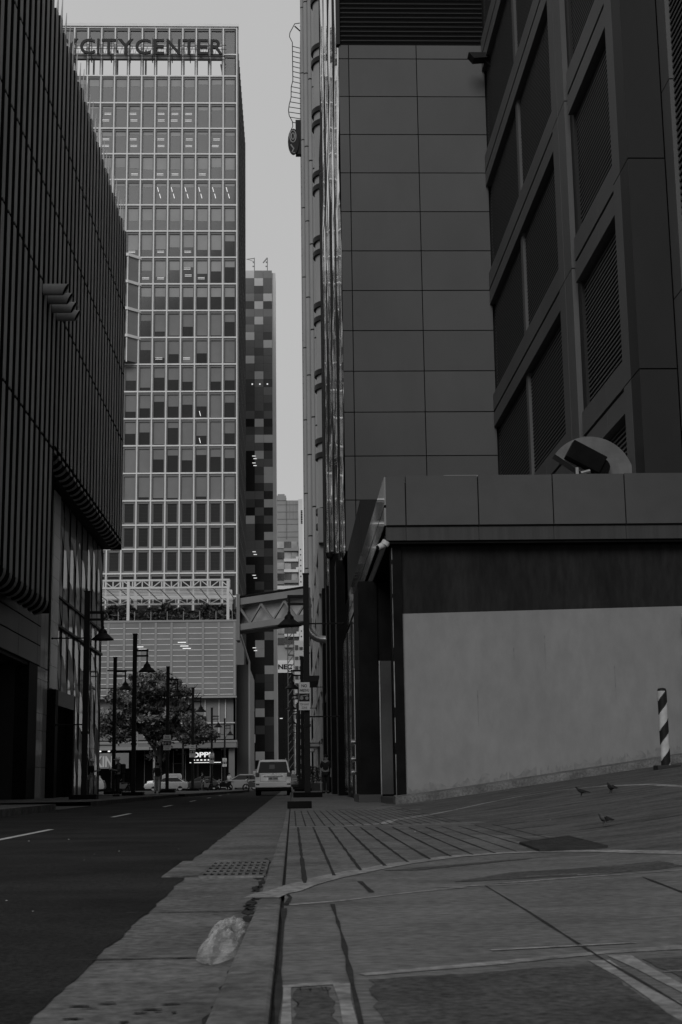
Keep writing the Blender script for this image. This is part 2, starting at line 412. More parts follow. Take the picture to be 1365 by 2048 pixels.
ribbon(b, [(.83, 2), (.84, 3.4), (.85, 4.1)], .06, .002, jit=.5); ribbon(b, [(.95, 2), (.93, 3.4), (.93, 4.2)], .05, .002, jit=.4)
for k in range(12):    # brushed streaks of worn cement
    x, y = random.uniform(0, 2.2), random.uniform(3.2, 9); ln = random.uniform(.08, .5)
    if y < strip_y(x) - .2: ribbon(b, [(x, y), (x + ln, y + ln * .25)], random.uniform(.008, .03), .0028, jit=.9)
struct(b.build('edge_strip', 'edge_strip'))
b = MB()
def patch(b, quad, dz, n=18, m=0):
    a, c, d, e = [Vector(q) for q in quad]; P = {}
    for i in range(n + 1):
        for k in range(n + 1):
            u, v = i / n, k / n; p = (a * (1 - u) + c * u) * (1 - v) + (e * (1 - u) + d * u) * v
            q_ = .011 if i in (0, n) or k in (0, n) else 0
            x, y = p.x + random.uniform(-q_, q_), p.y + random.uniform(-q_, q_) * 1.5; P[i, k] = (x, y, G(x, y) + dz)
    for i in range(n):
        for k in range(n): b.face([P[i, k], P[i + 1, k], P[i + 1, k + 1], P[i, k + 1]], m)
patch(b, [(.17, 2.2), (.80, 2.2), (.815, 4.0), (.195, 3.8)], .0022)
patch(b, [(.98, 2.4), (2.2, 2.5), (2.2, 4.35), (.97, 4.12)], .0022)
patch(b, [(.0, 2.3), (.085, 2.3), (.088, 3.68), (.004, 3.66)], .0022)
patch(b, [(.8, 7.3), (2.1, 7.75), (2.1, 8.3), (1.2, 7.95)], .0022)
patch(b, [(.5, 8.3), (1.3, 9.1), (1.6, 9.3), (.7, 8.3)], .0022)
struct(b.build('pavement_patch', 'patch_dark'))
b = MB()   # crumbs of litter and pale grit on the asphalt and paving
for _ in range(16):
    x, y = (random.uniform(-3.2, -.9), random.uniform(5, 20)) if random.random() < .6 else (random.uniform(.3, 4), random.uniform(3, 22))
    z = .006 if x < 0 else G(x, y) + .01
    s = random.uniform(.004, .012); b.box(x, x + s * 1.5, y, y + s, z, z + s * .5)
o = b.build('litter', 'litter'); o['kind'] = 'stuff'
# rubber mat set into the paving
m = thing('floor_mat', 'dark ribbed rubber mat lying flat on the planked paving', 'mat', (1.95, 10.6, G(1.95, 10.6)))
b = MB(); q = [(1.68, 9.9), (2.14, 9.85), (2.2, 11.6), (1.73, 11.1)]
n = 9
def bil(u, v):
    x = (q[0][0] * (1 - u) + q[1][0] * u) * (1 - v) + (q[3][0] * (1 - u) + q[2][0] * u) * v
    y = (q[0][1] * (1 - u) + q[1][1] * u) * (1 - v) + (q[3][1] * (1 - u) + q[2][1] * u) * v
    return x, y
for k in range(n):
    for (v0, v1, h) in ((k / n, (k + .8) / n, .02), ((k + .8) / n, (k + 1) / n, .014)):
        p4 = [bil(u, v) for u, v in ((0, v0), (1, v0), (1, v1), (0, v1))]
        b.face([(x, y, G(x, y) + h) for x, y in p4])
        for (xa, ya), (xb, yb) in zip(p4, p4[1:] + p4[:1]):
            b.face([(xa, ya, G(xa, ya)), (xb, yb, G(xb, yb)), (xb, yb, G(xb, yb) + h), (xa, ya, G(xa, ya) + h)])
b.build('mat_sheet', 'rubber', m)
# drain grate in the gutter
d = thing('drain_grate', 'pierced iron drain grate sunk in the concrete gutter', 'drain', (-.5, 11.3, 0))
b = MB(); b.box(-.93, -.66, 10.4, 12.4, -.03, .014); b.box(-.66, -.2, 10.25, 10.4, -.03, .014); b.box(-.66, -.2, 12.25, 12.4, -.03, .014); b.build('frame', 'kerb_concrete', d, bevel=.006)
nx, ny = 9, 5; X0, X1, Y0, Y1 = -.655, -.205, 10.41, 12.24
b = MB()
for i in range(nx + 1):
    x = X0 + (X1 - X0) * i / nx; b.box(x - .011, x + .011, Y0, Y1, -.02, .012)
for j in range(ny + 1):
    y = Y0 + (Y1 - Y0) * j / ny; b.box(X0, X1, y - .07, y + .07, -.018, .010)
b.build('grille', 'kerb_concrete', d)
b = MB(); b.box(X0, X1, Y0, Y1, .002, .0045); b.build('pit', 'black_void', d)
# crumpled plastic bag
from mathutils import noise as mn
b = MB(); n_, m_ = 46, 16; P = {}
for i in range(n_ + 1):
    for k in range(m_ + 1):
        u, v = i / n_ * 2 - 1, k / m_ * 2 - 1; wd = (1 - abs(u) ** 2.6) ** .5 * .08 * (1 + .25 * math.sin(u * 7))
        x = -.265 + .03 * u + v * wd; y = 5.92 + u * .56 + .03 * math.sin(v * 3)
        rr_ = mn.ridged_multi_fractal(Vector((u * 2.6, v * 1.5, 3.3)), .7, 2.2, 4, 1., 2.)
        z = .008 + max(0, (1 - v * v) ** .6 * (1 - abs(u) ** 3) * (.035 + .04 * rr_)) + .02 * max(0, v) * (1 - u * u)
        P[i, k] = (min(x, -.195), y, z)
for i in range(n_):
    for k in range(m_): b.face([P[i, k], P[i + 1, k], P[i + 1, k + 1], P[i, k + 1]])
tag(b.build('plastic_bag', 'plastic_film'), 'crumpled clear plastic bag lying in the gutter against the kerb', 'bag')
random.seed(7)

# left pavement
b = MB()
def left_piece(y0, y1, h, n=8, inner=-13.5):
    for k in range(n):
        a = y0 + (y1 - y0) * k / n; c = y0 + (y1 - y0) * (k + 1) / n; xa, xc = left_kerb(a), left_kerb(c)
        b.face([(inner, a, h), (xa, a, h), (xc, c, h), (inner, c, h)], 0)
        b.face([(xa, a, -.04), (xa, a, h), (xc, c, h), (xc, c, -.04)], 1)
        b.face([(xa - .16, a, h + .003), (xa, a, h + .003), (xc, c, h + .003), (xc - .16, c, h + .003)], 1)
left_piece(-20, 39.5, .17); left_piece(46, 73, .15); left_piece(75.5, 112, .15, inner=-30)
b.face([(-13.5, 39.5, .05), (-6.3, 39.5, .02), (-6.3, 46, .02), (-13.5, 46, .05)], 0)
b.face([(-30, 73, .05), (-5.7, 73, .02), (-5.6, 75.5, .02), (-30, 75.5, .05)], 0)
b.face([(-13.5, 39.5, 0), (-6.4, 39.5, 0), (-6.4, 39.5, .17), (-13.5, 39.5, .17)], 1)
struct(b.build('sidewalk', ['pave_plank', 'kerb_concrete']))

# ================================================================== LEFT: BUILDING WITH VERTICAL FINS
lb = thing('office_building', 'dark building clad in close vertical fins above a glass podium', 'building', (-14, 55, 0))
b = MB()
b.box(-26, -9.96, 18, 55.85, 7.9, 31.4); b.box(-26, -9.96, 55.9, 78.2, 14.0, 31.9)
b.build('wall', 'black_void', lb)
LEV = [27.3, 23.45, 19.62, 13.75]
def fin_screen(ks, zb, name):
    b = MB()
    for k in ks:
        y = 33.0 + 1.04 * k; zt = 32.05 + (.22 if k % 3 == 0 else 0) + random.uniform(-.06, .06); r = .5
        prof = [(-9.95, zt), (-9.44, zt), (-9.44, zb + r)]
        for q in range(1, 7):
            t = math.pi / 2 * q / 6; prof.append((-9.44 - r + r * math.cos(t), zb + r - r * math.sin(t)))
        prof.append((-9.95, zb))
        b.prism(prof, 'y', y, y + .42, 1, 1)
        # cap profile on the outer rim, cut at the joints
        cuts = [z for z in LEV if z < zt]
        top = zt
        for z in cuts + [zb + r]:
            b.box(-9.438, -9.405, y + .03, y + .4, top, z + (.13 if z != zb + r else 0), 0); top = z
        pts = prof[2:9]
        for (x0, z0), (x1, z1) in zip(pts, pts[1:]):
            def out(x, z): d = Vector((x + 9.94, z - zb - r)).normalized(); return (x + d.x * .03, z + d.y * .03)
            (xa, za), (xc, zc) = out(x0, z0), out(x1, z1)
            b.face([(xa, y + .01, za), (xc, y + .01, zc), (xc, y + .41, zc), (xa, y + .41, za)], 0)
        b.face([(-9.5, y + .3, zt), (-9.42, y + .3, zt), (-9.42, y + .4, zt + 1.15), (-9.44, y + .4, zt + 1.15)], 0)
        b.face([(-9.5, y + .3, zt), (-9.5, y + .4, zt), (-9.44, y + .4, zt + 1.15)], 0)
        b.face([(-9.42, y + .3, zt), (-9.42, y + .42, zt), (-9.42, y + .42, zt + 1.15), (-9.42, y + .4, zt + 1.15)], 0)
    return b.build(name, ['fin_cap', 'fin_side_shaded'], lb)
fin_screen(range(-8, 22), 7.2, 'fin_screen'); fin_screen(range(22, 44), 13.55, 'fin_screen')
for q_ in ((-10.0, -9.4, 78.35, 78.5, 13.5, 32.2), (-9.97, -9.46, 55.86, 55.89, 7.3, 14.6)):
    b = MB(); b.box(*q_); b.build('end_panel', ['fin_side_shaded'], lb)
# lower wall beneath the near fins, with seams
b = MB()
for z0, z1 in ((5.55, 6.35), (6.38, 7.15), (7.18, 8.6)):
    y = 30
    while y < 59.4:
        b.box(-10.7, -10.4, y + .012, min(y + 4.1, 59.5) - .012, z0 + .012, z1 - .012, 0); y += 4.1
b.box(-10.68, -10.42, 8, 59.48, 5.5, 8.6, 1)
b.build('lower_wall', ['dark_stone', 'groove'], lb)
b = MB(); b.box(-16, -10.45, 8, 57, 5.38, 5.5); b.build('soffit', 'dark_wall', lb)
b = MB(); b.box(-16, -13.4, 8, 57, .1, 5.38); b.box(-16, -10.95, 57, 58.8, .1, 5.5); b.box(-14, -12.9, 44, 50, .1, 4.2); b.box(-13.4, -12.2, 52, 57, 3.4, 5.38); b.build('entrance_wall', 'dark_wall', lb)
b = MB(); b.box(-10.95, -10.4, 57, 58.9, .1, 5.5); b.build('pier', 'stone_black', lb)
b = MB()
for i, (z0, z1) in enumerate(((.12, 1.4), (1.42, 2.9), (2.92, 3.6), (3.62, 5.0), (5.02, 5.5))):
    for y0, y1 in ((58.9, 59.75), (59.78, 60.55), (60.58, 61.4)): b.box(-10.9, -10.42, y0 + .01, y1 - .01, z0, z1)
for y0, y1 in ((59.5, 60.5), (60.55, 61.4)): b.box(-10.9, -10.43, y0, y1, 5.55, 9.1)
b.build('pier', 'facet_glass', lb, label='polished panelled pier')
b = MB()
for k in range(9): b.box(-10.95, -10.6, 63.3, 65.0, 4.9 + k * .99, 5.87 + k * .99)
b.box(-10.9, -10.66, 61.4, 63.3, .1, 13.9, 1)
b.build('pier', ['pier_light', 'dark_wall'], lb, label='pale tall pier rising to the fins')
b = MB(); b.box(-11, -10.15, 62, 62.7, .1, 4.75, 0); b.box(-11, -10.15, 67.2, 67.7, .1, 4.75, 0); b.box(-11, -10.15, 62.7, 67.2, 4.1, 4.75, 1); b.box(-11, -10.5, 62.7, 67.2, .1, 4.1, 2)
b.build('doorway', ['stone_black', 'dark_stone', 'black_void'], lb)
# glazed podium: each bay a pane slightly out of true
gl = MB(); gl.box(-13, -10.84, 65.0, 80.9, .1, 14, 0); gl.build('podium_wall', 'dark_wall', lb)
yb = [65.05 + k * 1.98 for k in range(9)]
for y0, y1 in zip(yb, yb[1:]):
    b = MB(); ph = random.uniform(-.25, .25); z = -2.2 + ph; k = 0; L = y1 - y0 - .06; sl = 1.45
    while z < 15.4:                                  # the pane is made of sheets set a little out of true
        h = random.uniform(1.2, 1.6) if k % 2 else random.uniform(1.7, 2.2); a = (-.033 if k % 2 else .014) + random.uniform(-.008, .008)
        def zc(v): return min(13.92, max(.12, v))
        n_ = 5
        for q_ in range(n_):
            u0, u1 = q_ / n_, (q_ + 1) / n_; wv = .25 * math.sin(u0 * 5 + ph * 8); wv1 = .25 * math.sin(u1 * 5 + ph * 8)
            P4 = [(u0, zc(z - sl * u0 + wv)), (u1, zc(z - sl * u1 + wv1)), (u1, zc(z + h - sl * u1 + wv1)), (u0, zc(z + h - sl * u0 + wv))]
            if P4[2][1] - P4[1][1] > .01 or P4[3][1] - P4[0][1] > .01:
                b.face([(-10.79 - a * (u - .5) * L, y0 + .03 + u * L, zz) for u, zz in P4])
        z += h; k += 1
    b.build('window', 'facet_glass', lb)
b = MB()
for y in yb: b.box(-10.83, -10.74, y - .025, y + .025, .1, 13.95)
b.box(-10.8, -10.68, 61.4, 80.9, 9.2, 9.3); b.box(-10.8, -10.66, 59.5, 80.9, 7.85, 7.97)
b.box(-10.85, -10.77, 80.88, 80.97, .1, 14)
b.build('mullion', 'black_paint', lb)
b = MB(); b.box(-13, -10.0, 55.9, 80.9, 13.92, 14.05); b.build('soffit', 'dark_wall', lb)
b = MB()
for y in (49, 54): b.box(-11.9, -11.2, y, y + 1.1, 5.33, 5.37)
b.build('ceiling_light', 'ceiling_tube', lb)
# four spouts growing out of the fins
for k, (y, lab) in enumerate(((52.3, 'topmost of four dark rounded spouts sticking out of the fins'), (53.35, 'second from top of four dark rounded spouts on the fins'),
                              (54.4, 'third from top of four dark rounded spouts on the fins'), (55.4, 'lowest of four dark rounded spouts sticking out of the fins'))):
    s = thing('rain_spout', lab, 'spout', (-9.4, y, 19.4), 'rounded spouts projecting from the fin screen')
    b = MB(); n = 12; A = []; B = []
    for i in range(n):
        t = 2 * math.pi * i / n; yy, zz = y + .21 + .21 * math.cos(t), 19.42 + .23 * math.sin(t)
        A.append((-9.42, yy, zz)); B.append((-8.58 + .12 * math.sin(t), yy, zz))
    for i in range(n):
        j = (i + 1) % n; b.face([A[i], A[j], B[j], B[i]])
    b.face(A)
    b.build('tube', 'fin_cap', s, smooth=True)
    b = MB(); b.face([(x - .03, yy, zz) for x, yy, zz in B]); b.build('mouth', 'black_void', s)

# ================================================================== CENTRE: OFFICE TOWER
YT = 190.
ct = thing('office_tower', 'tall pale-gridded glass office tower carrying rooftop lettering', 'tower', (-22, 205, 0))
ROW = [108.2, 104.05, 100.69, 96.5, 92.6, 88.7, 84.8, 81.0, 77.1, 73.2, 69.3, 65.4, 61.5, 57.65, 53.75, 49.9, 46.1, 42.25, 38.45, 35.1, 31.8, 28.5, 25.3, 21.5]
BX = [-7.25 - 1.943 * k for k in range(16)]
XL, XR = BX[-1], BX[0]
b = MB(); b.box(XL, XR - .05, YT + .5, 228, 18, ROW[2]); b.box(XR - .6, XR - .05, YT + .5, 228, ROW[2], ROW[0]); b.box(XL, XL + .5, YT + .5, 228, ROW[2], ROW[0])
b.build('wall', 'tower_side', ct)
b = MB()
for k in range(19): b.box(XR - .06, XR + .06 , YT + .6 + k * 2.0, YT + .85 + k * 2.0, 18, ROW[0] - .3)
for z in ROW[1:]: b.box(XR - .05, XR + .03, YT + .5, 228, z - .12, z + .12)
b.box(XR - .3, XR + .1, YT - .2, YT + .5, 18, ROW[0])
b.build('side_fin', 'tower_side', ct)
b = MB()
for x in BX:
    b.box(x - .085, x + .085, YT - .28, YT + .1, 18, ROW[0], 0)
    b.box(x - .24, x - .1, YT - .1, YT + .12, 18, ROW[0], 1); b.box(x + .1, x + .24, YT - .1, YT + .12, 18, ROW[0], 1)
for z in ROW: b.box(XL, XR, YT - .24, YT + .1, z - .1, z + .1, 0)
for z in ROW[:1] + ROW[2:]: b.box(XL, XR, YT - .08, YT + .14, z - .4, z - .13, 1)
b.box(BX[1], XR, YT - .08, YT + .14, ROW[1] - .4, ROW[1] - .13, 1)
b.box(XL - .2, XR + .25, YT - .45, YT + .5, ROW[0] + .13, ROW[0] + .55, 0)
b.build('mullion_grid', ['tower_mullion', 'tower_recess'], ct)
b = MB(); b.box(XL, XR - 1.9, YT - .25, YT + .3, ROW[1] - .75, ROW[1] + .05, 0)
for k in range(40):
    x = XL + k * .72
    if x < XR - 2.2: b.bar((x, YT + .3, ROW[1]), (x + .36, YT + .3, ROW[1] + 1.5), .05, m=1); b.bar((x + .36, YT + .3, ROW[1] + 1.5), (x + .72, YT + .3, ROW[1]), .05, m=1)
b.box(XL, XR - 2, YT + .25, YT + .4, ROW[1] + 1.5, ROW[1] + 1.6, 1)
for x in (-28, -24.6, -20.5, -15, -11.4): b.box(x - .12, x + .12, YT + 1.5, YT + 1.75, ROW[2], ROW[1] + 1.6, 1)
b.bar((-9.6, YT + 2, ROW[1] - .4), (-9.1, YT + 2, ROW[2]), .3, m=1)
b.build('crown_truss', ['tower_recess', 'steel_mid'], ct)
# panes
BL = {2: (.22, .34, 0), 3: (.1, .18, 0), 4: (.12, .2, 0), 5: (.45, .55, 0), 6: (.14, .2, 0), 7: (.53, .57, 0), 8: (.3, .68, 0), 9: (.25, .7, 0), 10: (.4, .43, 0), 11: (.35, .93, 1),
      12: (.25, .95, 1), 13: (.6, .95, 1), 14: (.5, .97, 1), 15: (.5, .95, 1), 16: (.6, .97, 1), 17: (.7, 1., 1), 18: (0, 0, 1), 19: (0, 0, 1), 20: (0, 0, 1), 21: (0, 0, 1), 22: (0, 0, 1)}
LIGHT = {3: [3, 4, 5, 7, 9], 4: [1, 3, 5, 7, 9, 10], 5: [2, 4, 5, 7, 9, 10], 8: [3, 5, 7, 8], 9: [2, 3, 5, 6, 7, 8], 11: [7, 8], 12: [3, 5, 7, 8], 7: []}
cand = []
for r in range(len(ROW) - 1):
    for k in range(15): cand.append((r, k))
single = set([c for c in cand if c[0] in range(2, 15) and 0 <= c[1] <= 7][:100])
rest = MB(); nwin = 0
RM = ['tower_pane_0', 'tower_pane_1', 'tower_pane_2', 'tower_blind', 'tower_blind_dim', 'ceiling_tube', 'tower_recess']
for r, k in cand:
    if r == 1 and k != 0: continue
    x1, x0 = BX[k] - .24, BX[k + 1] + .24; z1, z0 = ROW[r] - .4, ROW[r + 1] + .13
    if r == 0: z0 = ROW[1] + (1.7 if k > 0 else .13)
    pm = 0 if r < 8 else 2  # upper rows paler: sky reflection put into the pane colour
    lo, hi, dim = BL.get(r, (0, 0, 0)); fr = random.choice((lo, hi, random.uniform(lo, hi), lo + (hi - lo) * .7))
    if r >= 11 and r < 18 and random.random() < .3: fr = min(1, hi)
    if 9 <= r < 17 and random.random() < .45: fr = random.uniform(.25, .62)
    zb = z1 - (z1 - z0) * fr
    strips = []
    if k in LIGHT.get(r, []):
        for zz in (.32, .62) if fr < .3 else (.2,):
            xa = random.uniform(0, .35)
            for dz in (0, .2):
                strips.append([(x0 + xa, YT + .075, z0 + (z1 - z0) * zz + dz), (x0 + xa + .95, YT + .075, z0 + (z1 - z0) * zz + dz), (x0 + xa + .95, YT + .075, z0 + (z1 - z0) * zz + dz + .045), (x0 + xa, YT + .075, z0 + (z1 - z0) * zz + dz + .045)])
    if r == 6 and k <= 5:
        for zz in (.3, .6):
            z_ = z0 + (z1 - z0) * zz; strips.append([(x0 + .75 - zz, YT + .075, z_ + .7), (x0 + .83 - zz, YT + .075, z_ + .7), (x0 + 1.0 - zz, YT + .075, z_), (x0 + .92 - zz, YT + .075, z_)])
    if r in (14, 15) and k == 2: strips.append([(x0 + .4, YT + .075, z0 + 1), (x0 + .48, YT + .075, z0 + 1), (x0 + .65, YT + .075, z0 + .3), (x0 + .57, YT + .075, z0 + .3)])
    louv = [(z0 + (z1 - z0) * q) for q in (.16, .34, .52, .7, .86)] if 18 <= r <= 20 else []
    pane = [(x0, YT + .1, z0), (x1, YT + .1, z0), (x1, YT + .1, z1), (x0, YT + .1, z1)]
    bld = [(x0 + .02, YT + .085, zb), (x1 - .02, YT + .085, zb), (x1 - .02, YT + .085, z1), (x0 + .02, YT + .085, z1)]
    if (r, k) in single:
        b = MB(); b.face(pane); b.box(x0, x1, YT + .1, YT + .3, z0, z0 + .02)
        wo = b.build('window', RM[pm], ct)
        if fr > .02: b = MB(); b.face(bld); b.build('blind', 'tower_blind_dim' if dim else 'tower_blind', wo)
        if strips:
            for s in strips: b = MB(); b.face(s); b.build('ceiling_light', 'ceiling_tube', wo)
    else:
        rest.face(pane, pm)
        if fr > .02: rest.face(bld, 4 if dim else 3)
        for s in strips: rest.face(s, 5)
        for z in louv: rest.box(x0, x1, YT + .07, YT + .095, z, z + .05, 1)
        if 18 <= r <= 20: rest.box(x0, x1, YT + .04, YT + .095, z0, z0 + .26, 6); rest.box(x0, x0 + .12, YT + .04, YT + .095, z0 + .262, z1, 6); rest.box(x1 - .12, x1, YT + .04, YT + .095, z0 + .262, z1, 6)
o = rest.build('window', RM, ct); o['kind'] = 'stuff'
# three storeys of projecting bay at the left
for z0, z1 in ((ROW[10], ROW[9]), (ROW[11], ROW[10]), (ROW[12], ROW[11]), (ROW[13], ROW[12])):
    b = MB(); xa, xb, xc = -26.2, -22.3, -20.7
    poly = [(xa, YT), (xa, YT - 1.8), (xb, YT - 1.5), (xc, YT)]
    b.prism([(x, y) for x, y in poly], 'z', z0 + .2, z1 - .3, 1)
    poly2 = [(xa - .1, YT), (xa - .1, YT - 2.0), (xb + .1, YT - 1.7), (xc + .2, YT - .05)]
    b.prism(poly2, 'z', z1 - .3, z1 + .1, 0); 
    for x, y in poly[1:3]: b.box(x - .07, x + .07, y - .06, y + .12, z0, z1 - .3, 0)
    b.box(xa + .3, xb - .3, YT - 1.95, YT - 1.7, z1 - 1.7, z1 - .4, 2)
    b.build('bay_window', ['tower_mullion', 'tower_blind_dim', 'tower_blind'], ct)
# rooftop lettering
sg = thing('rooftop_sign', 'row of dark capital letters on a frame across the tower crown', 'sign', (-20, YT - 1.2, ROW[1]))
b = MB(); zl = ROW[1] - .55
b.box(-34, -8.9, YT - 1.1, YT - 1.0, zl - .25, zl - .12); b.box(-34, -8.9, YT - 1.1, YT - 1.0, zl - .75, zl - .68)
for x in (-30.5, -28, -25.2, -22.5, -19.3, -16.5, -13.9, -11.2): b.box(x - .05, x + .05, YT - 1.1, YT - .3, zl - .9, zl - .1); b.box(x - .04, x + .04, YT - 1.06, YT - .98, zl, zl + 2.6)
b.box(-34, -8.7, YT - 1.05, YT - 1.0, zl + .9, zl + .97); b.box(-34, -8.7, YT - 1.05, YT - 1.0, zl + 1.5, zl + 1.57)
b.build('frame', 'sign_letter', sg)
word = 'YCITYCENTER'
wid = [2.0, 2.1, .35, 2.0, 2.2, 2.2, 1.6, 2.0, 1.75, 1.6, 1.8]; x = -31.9
gap = (-9.2 + 31.9 - sum(wid)) / 10
for ch, wd in zip(word, wid):
    b = MB(); text_into(b, ch, x, YT - 1.12, zl - .05, 2.35, wd, .25, bold=.012); b.build('letter', 'sign_letter', sg); x += wd + gap

# podium in front of the tower
YP = 175.
pd = thing('podium_building', 'low pale screened podium block in front of the tower', 'building', (-15, 185, 0))
PXR = -6.85
b = MB(); b.box(-34, PXR, YP + .3, 206, 11.2, 20.2); b.build('wall', 'screen', pd)
b = MB(); b.box(-34, PXR + .1, YP, YP + .3, 11.15, 20.25, 0)
b.box(-34, PXR + .15, YP - .1, YP + .3, 20.25, 20.5, 2); b.box(-34, PXR + .15, YP - .1, YP + .3, 10.95, 11.15, 1)
for k in range(15): x = PXR - .1 - k * 1.93; b.box(x - .13 - (.0 if k else 0), x + .13, YP - .07, YP, 11.2, 20.2, 1)
b.build('screen_panel', ['screen', 'screen_strip', 'screen_strip'], pd)
b = MB()
for k in range(13):
    z = 19.5 - k * .68
    for j in range(14): x = PXR - .25 - j * 1.93; b.box(x - 1.62, x - .02, YP - .05, YP - .005, z, z + .06)
b.build('light_slot', 'screen_light', pd)
b = MB()
for x, z in ((-25.5, 17.1), (-24.9, 16.75), (-19.1, 17.2), (-18.7, 16.9), (-13.9, 17.7), (-13.6, 17.25), (-13.3, 16.95), (-25.4, 13.3), (-16.3, 13.05), (-17.4, 12.6)): b.box(x, x + 1.0, YP - .1, YP - .055, z, z + .09)
b.build('ceiling_light', 'ceiling_tube', pd)
b = MB(); b.box(-34, PXR - .3, YP + 1.2, 205, 6.0, 11, 0)
for x in (-8.1, -8.9, -10.6, -12.6, -15, -18, -21): b.box(x - .05, x + .05, YP + 1.05, YP + 1.2, 6.3, 10.8, 1)
b.box(-34, PXR - .1, YP + .9, YP + 1.2, 7.9, 8.02, 1)
b.build('upper_glazing', ['concrete_grey', 'steel_white'], pd)
b = MB(); b.box(-34, PXR + .2, YP - 2.5, 205, 4.9, 5.7, 0); b.box(-34, PXR + .3, YP - 2.6, YP - 2.45, 5.55, 5.75, 1)
for k in range(7): b.lathe([(.15, 0), (.15, .3)], (PXR - 1.5 - 2.7 * k, YP - 2.2, 4.6), 8, 2)
b.build('canopy', ['concrete_grey', 'steel_mid', 'black_paint'], pd)
b = MB(); b.box(-34, -7.6, YP + 2, 205, -.04, 4.9, 3)
for x in (-11.5, -16, -20.5): b.box(x - .12, x + .12, YP + 1.8, YP + 2, 0, 4.9, 1)
b.box(-7.6, -6.9, YP - 1.5, YP - .6, -.04, 4.9, 2)
for x in (-8.6, -10, -13, -14.5, -18, -22): b.box(x - .03, x + .03, YP + 1.93, YP + 2, .3, 4.7, 2)
b.build('shopfront', ['store_glass', 'black_paint', 'concrete_grey', 'black_void'], pd)
b = MB(); b.box(PXR, PXR + .05, YP, 206, 5, 20.2, 0)
b.tube([(PXR + 1.6, YP + 3, 0), (PXR + 1.6, YP + 3, 15.5), (PXR + .5, YP + 3, 19)], .13, 8, 1)
b.box(PXR + .05, PXR + 1.5, YP + 3.2, 206, 0, 15.2, 2)
b.build('side_wing', ['tower_side', 'steel_mid', 'tower_side'], pd)
b = MB()
for k in range(14): x = PXR - .4 - k * 2; b.box(x - .04, x + .04, YP + .1, YP + .18, 20.5, 21.6)
b.build('railing_post', 'steel_mid', pd)
pg = thing('pergola', 'white steel lattice pergola standing on the podium roof', 'pergola', (-16, YP + 3, 20.3))
for x, y in ((-20.1, YP + .6), (-7.8, YP + .6), (-32.4, YP + .6), (-20.1, YP + 9), (-7.8, YP + 9)):
    b = MB(); b.box(x - .17, x + .17, y - .17, y + .17, 20.25, 25.4); b.build('post', 'steel_white', pg)
def truss(b, p, q, h, n, wd=.14):
    p = Vector(p); q = Vector(q); hh = Vector((0, 0, h))
    b.bar(p, q, wd * 1.6); b.bar(p + hh, q + hh, wd * 1.6)
    for k in range(n):
        a = p + (q - p) * k / n; c = p + (q - p) * (k + 1) / n
        b.bar(a, a + hh, wd); b.bar(a + (hh if k % 2 else hh * 0), c + (hh * 0 if k % 2 else hh), wd * .8)
    b.bar(q, q + hh, wd)
b = MB()
truss(b, (-34, YP + .6, 24.6), (-7.6, YP + .6, 24.6), .95, 22)
truss(b, (-34, YP + 9, 23.6), (-7.6, YP + 9, 23.6), .8, 18)
b.build('truss', 'steel_white', pg)
b = MB()
for k in range(16): x = -33 + k * 1.66; b.bar((x, YP + .6, 24.7), (x + .8, YP + 9, 24.2), .1)
for k in range(9): b.bar((-34, YP + 1.2 + k * .9, 24.75 - k * .06), (-7.6, YP + 1.2 + k * .9, 24.75 - k * .06), .12)
b.build('roof_lattice', 'steel_white', pg)
def leaves(n, fn, size, mats, name, parent=None, rnd=random):
    b = MB()
    for _ in range(n):
        p, mi = fn(); s = size * rnd.uniform(.6, 1.3)
        a = Vector((rnd.gauss(0, 1), rnd.gauss(0, 1), rnd.gauss(0, .7))).normalized(); c = a.cross(Vector((rnd.gauss(0, 1), rnd.gauss(0, 1), rnd.gauss(0, 1)))).normalized()
        p = Vector(p)
        b.face([p - a * s, p + c * s * .45, p + a * s, p - c * s * .45], mi)
    return b.build(name, mats, parent, recalc=False)
hd = thing('roof_hedge', 'dark leafy hedge growing along the podium roof under the pergola', 'hedge', (-16, YP + 6, 20.3))
b = MB(); b.box(-34, -6.9, YP + 4, YP + 6, 20.2, 20.9); b.build('planter', 'concrete_grey', hd)
def hf():
    x = random.uniform(-34, -6.6); h = 2.0 + .35 * math.sin(x * 1.1) + .25 * math.sin(x * 2.7)
    z = 20.6 + h * random.random() ** .8; return (x, YP + 4.6 + random.uniform(-.8, .8), z), (0 if random.random() < .7 else 1)
leaves(8000, hf, .36, ['leaf_dark', 'leaf'], 'foliage', hd)

# ================================================================== SHOP SIGNS under the podium
s = thing('shop_sign', 'glowing white shop lettering above the dark shopfront', 'sign', (-11, YP + 1.7, 3.6))
b = MB(); b.box(-12.6, -8.6, YP + 1.78, YP + 1.95, 3.1, 4.6); b.build('board', 'black_paint', s)
b = MB(); text_into(b, 'OPPE', -12.25, YP + 1.78, 3.85, .62, 2.6, .06, bold=.03); b.build('lettering', 'shop_glow', s)
b = MB()
for k in range(6): b.box(-12.1 + k * .45, -11.85 + k * .45, YP + 1.72, YP + 1.78, 3.45, 3.6)
b.build('lettering', 'shop_glow', s); b = MB(); b.box(-12.5, -8.7, YP + 1.7, YP + 1.76, 3.18, 3.26); b.build('light_strip', 'shop_glow', s)
s = thing('shop_sign', 'dim dark shop board with block capitals beside the tree', 'sign', (-23, YP - 2.7, 3.3))
b = MB(); b.box(-25.6, -19.4, YP - 2.68, YP - 2.55, 2.6, 4.4); b.build('board', 'concrete_grey', s)
b = MB(); text_into(b, 'INKIN', -24.6, YP - 2.7, 2.75, 1.3, 3.3, .05, bold=.03); b.build('lettering', 'shop_dim', s)
b = MB()
for k in range(4): b.box(-25 + k * 1.05, -24.75 + k * 1.05, YP - 3.0, YP - 2.8, 4.55, 4.7)
b.build('spotlight', 'ceiling_tube', s)

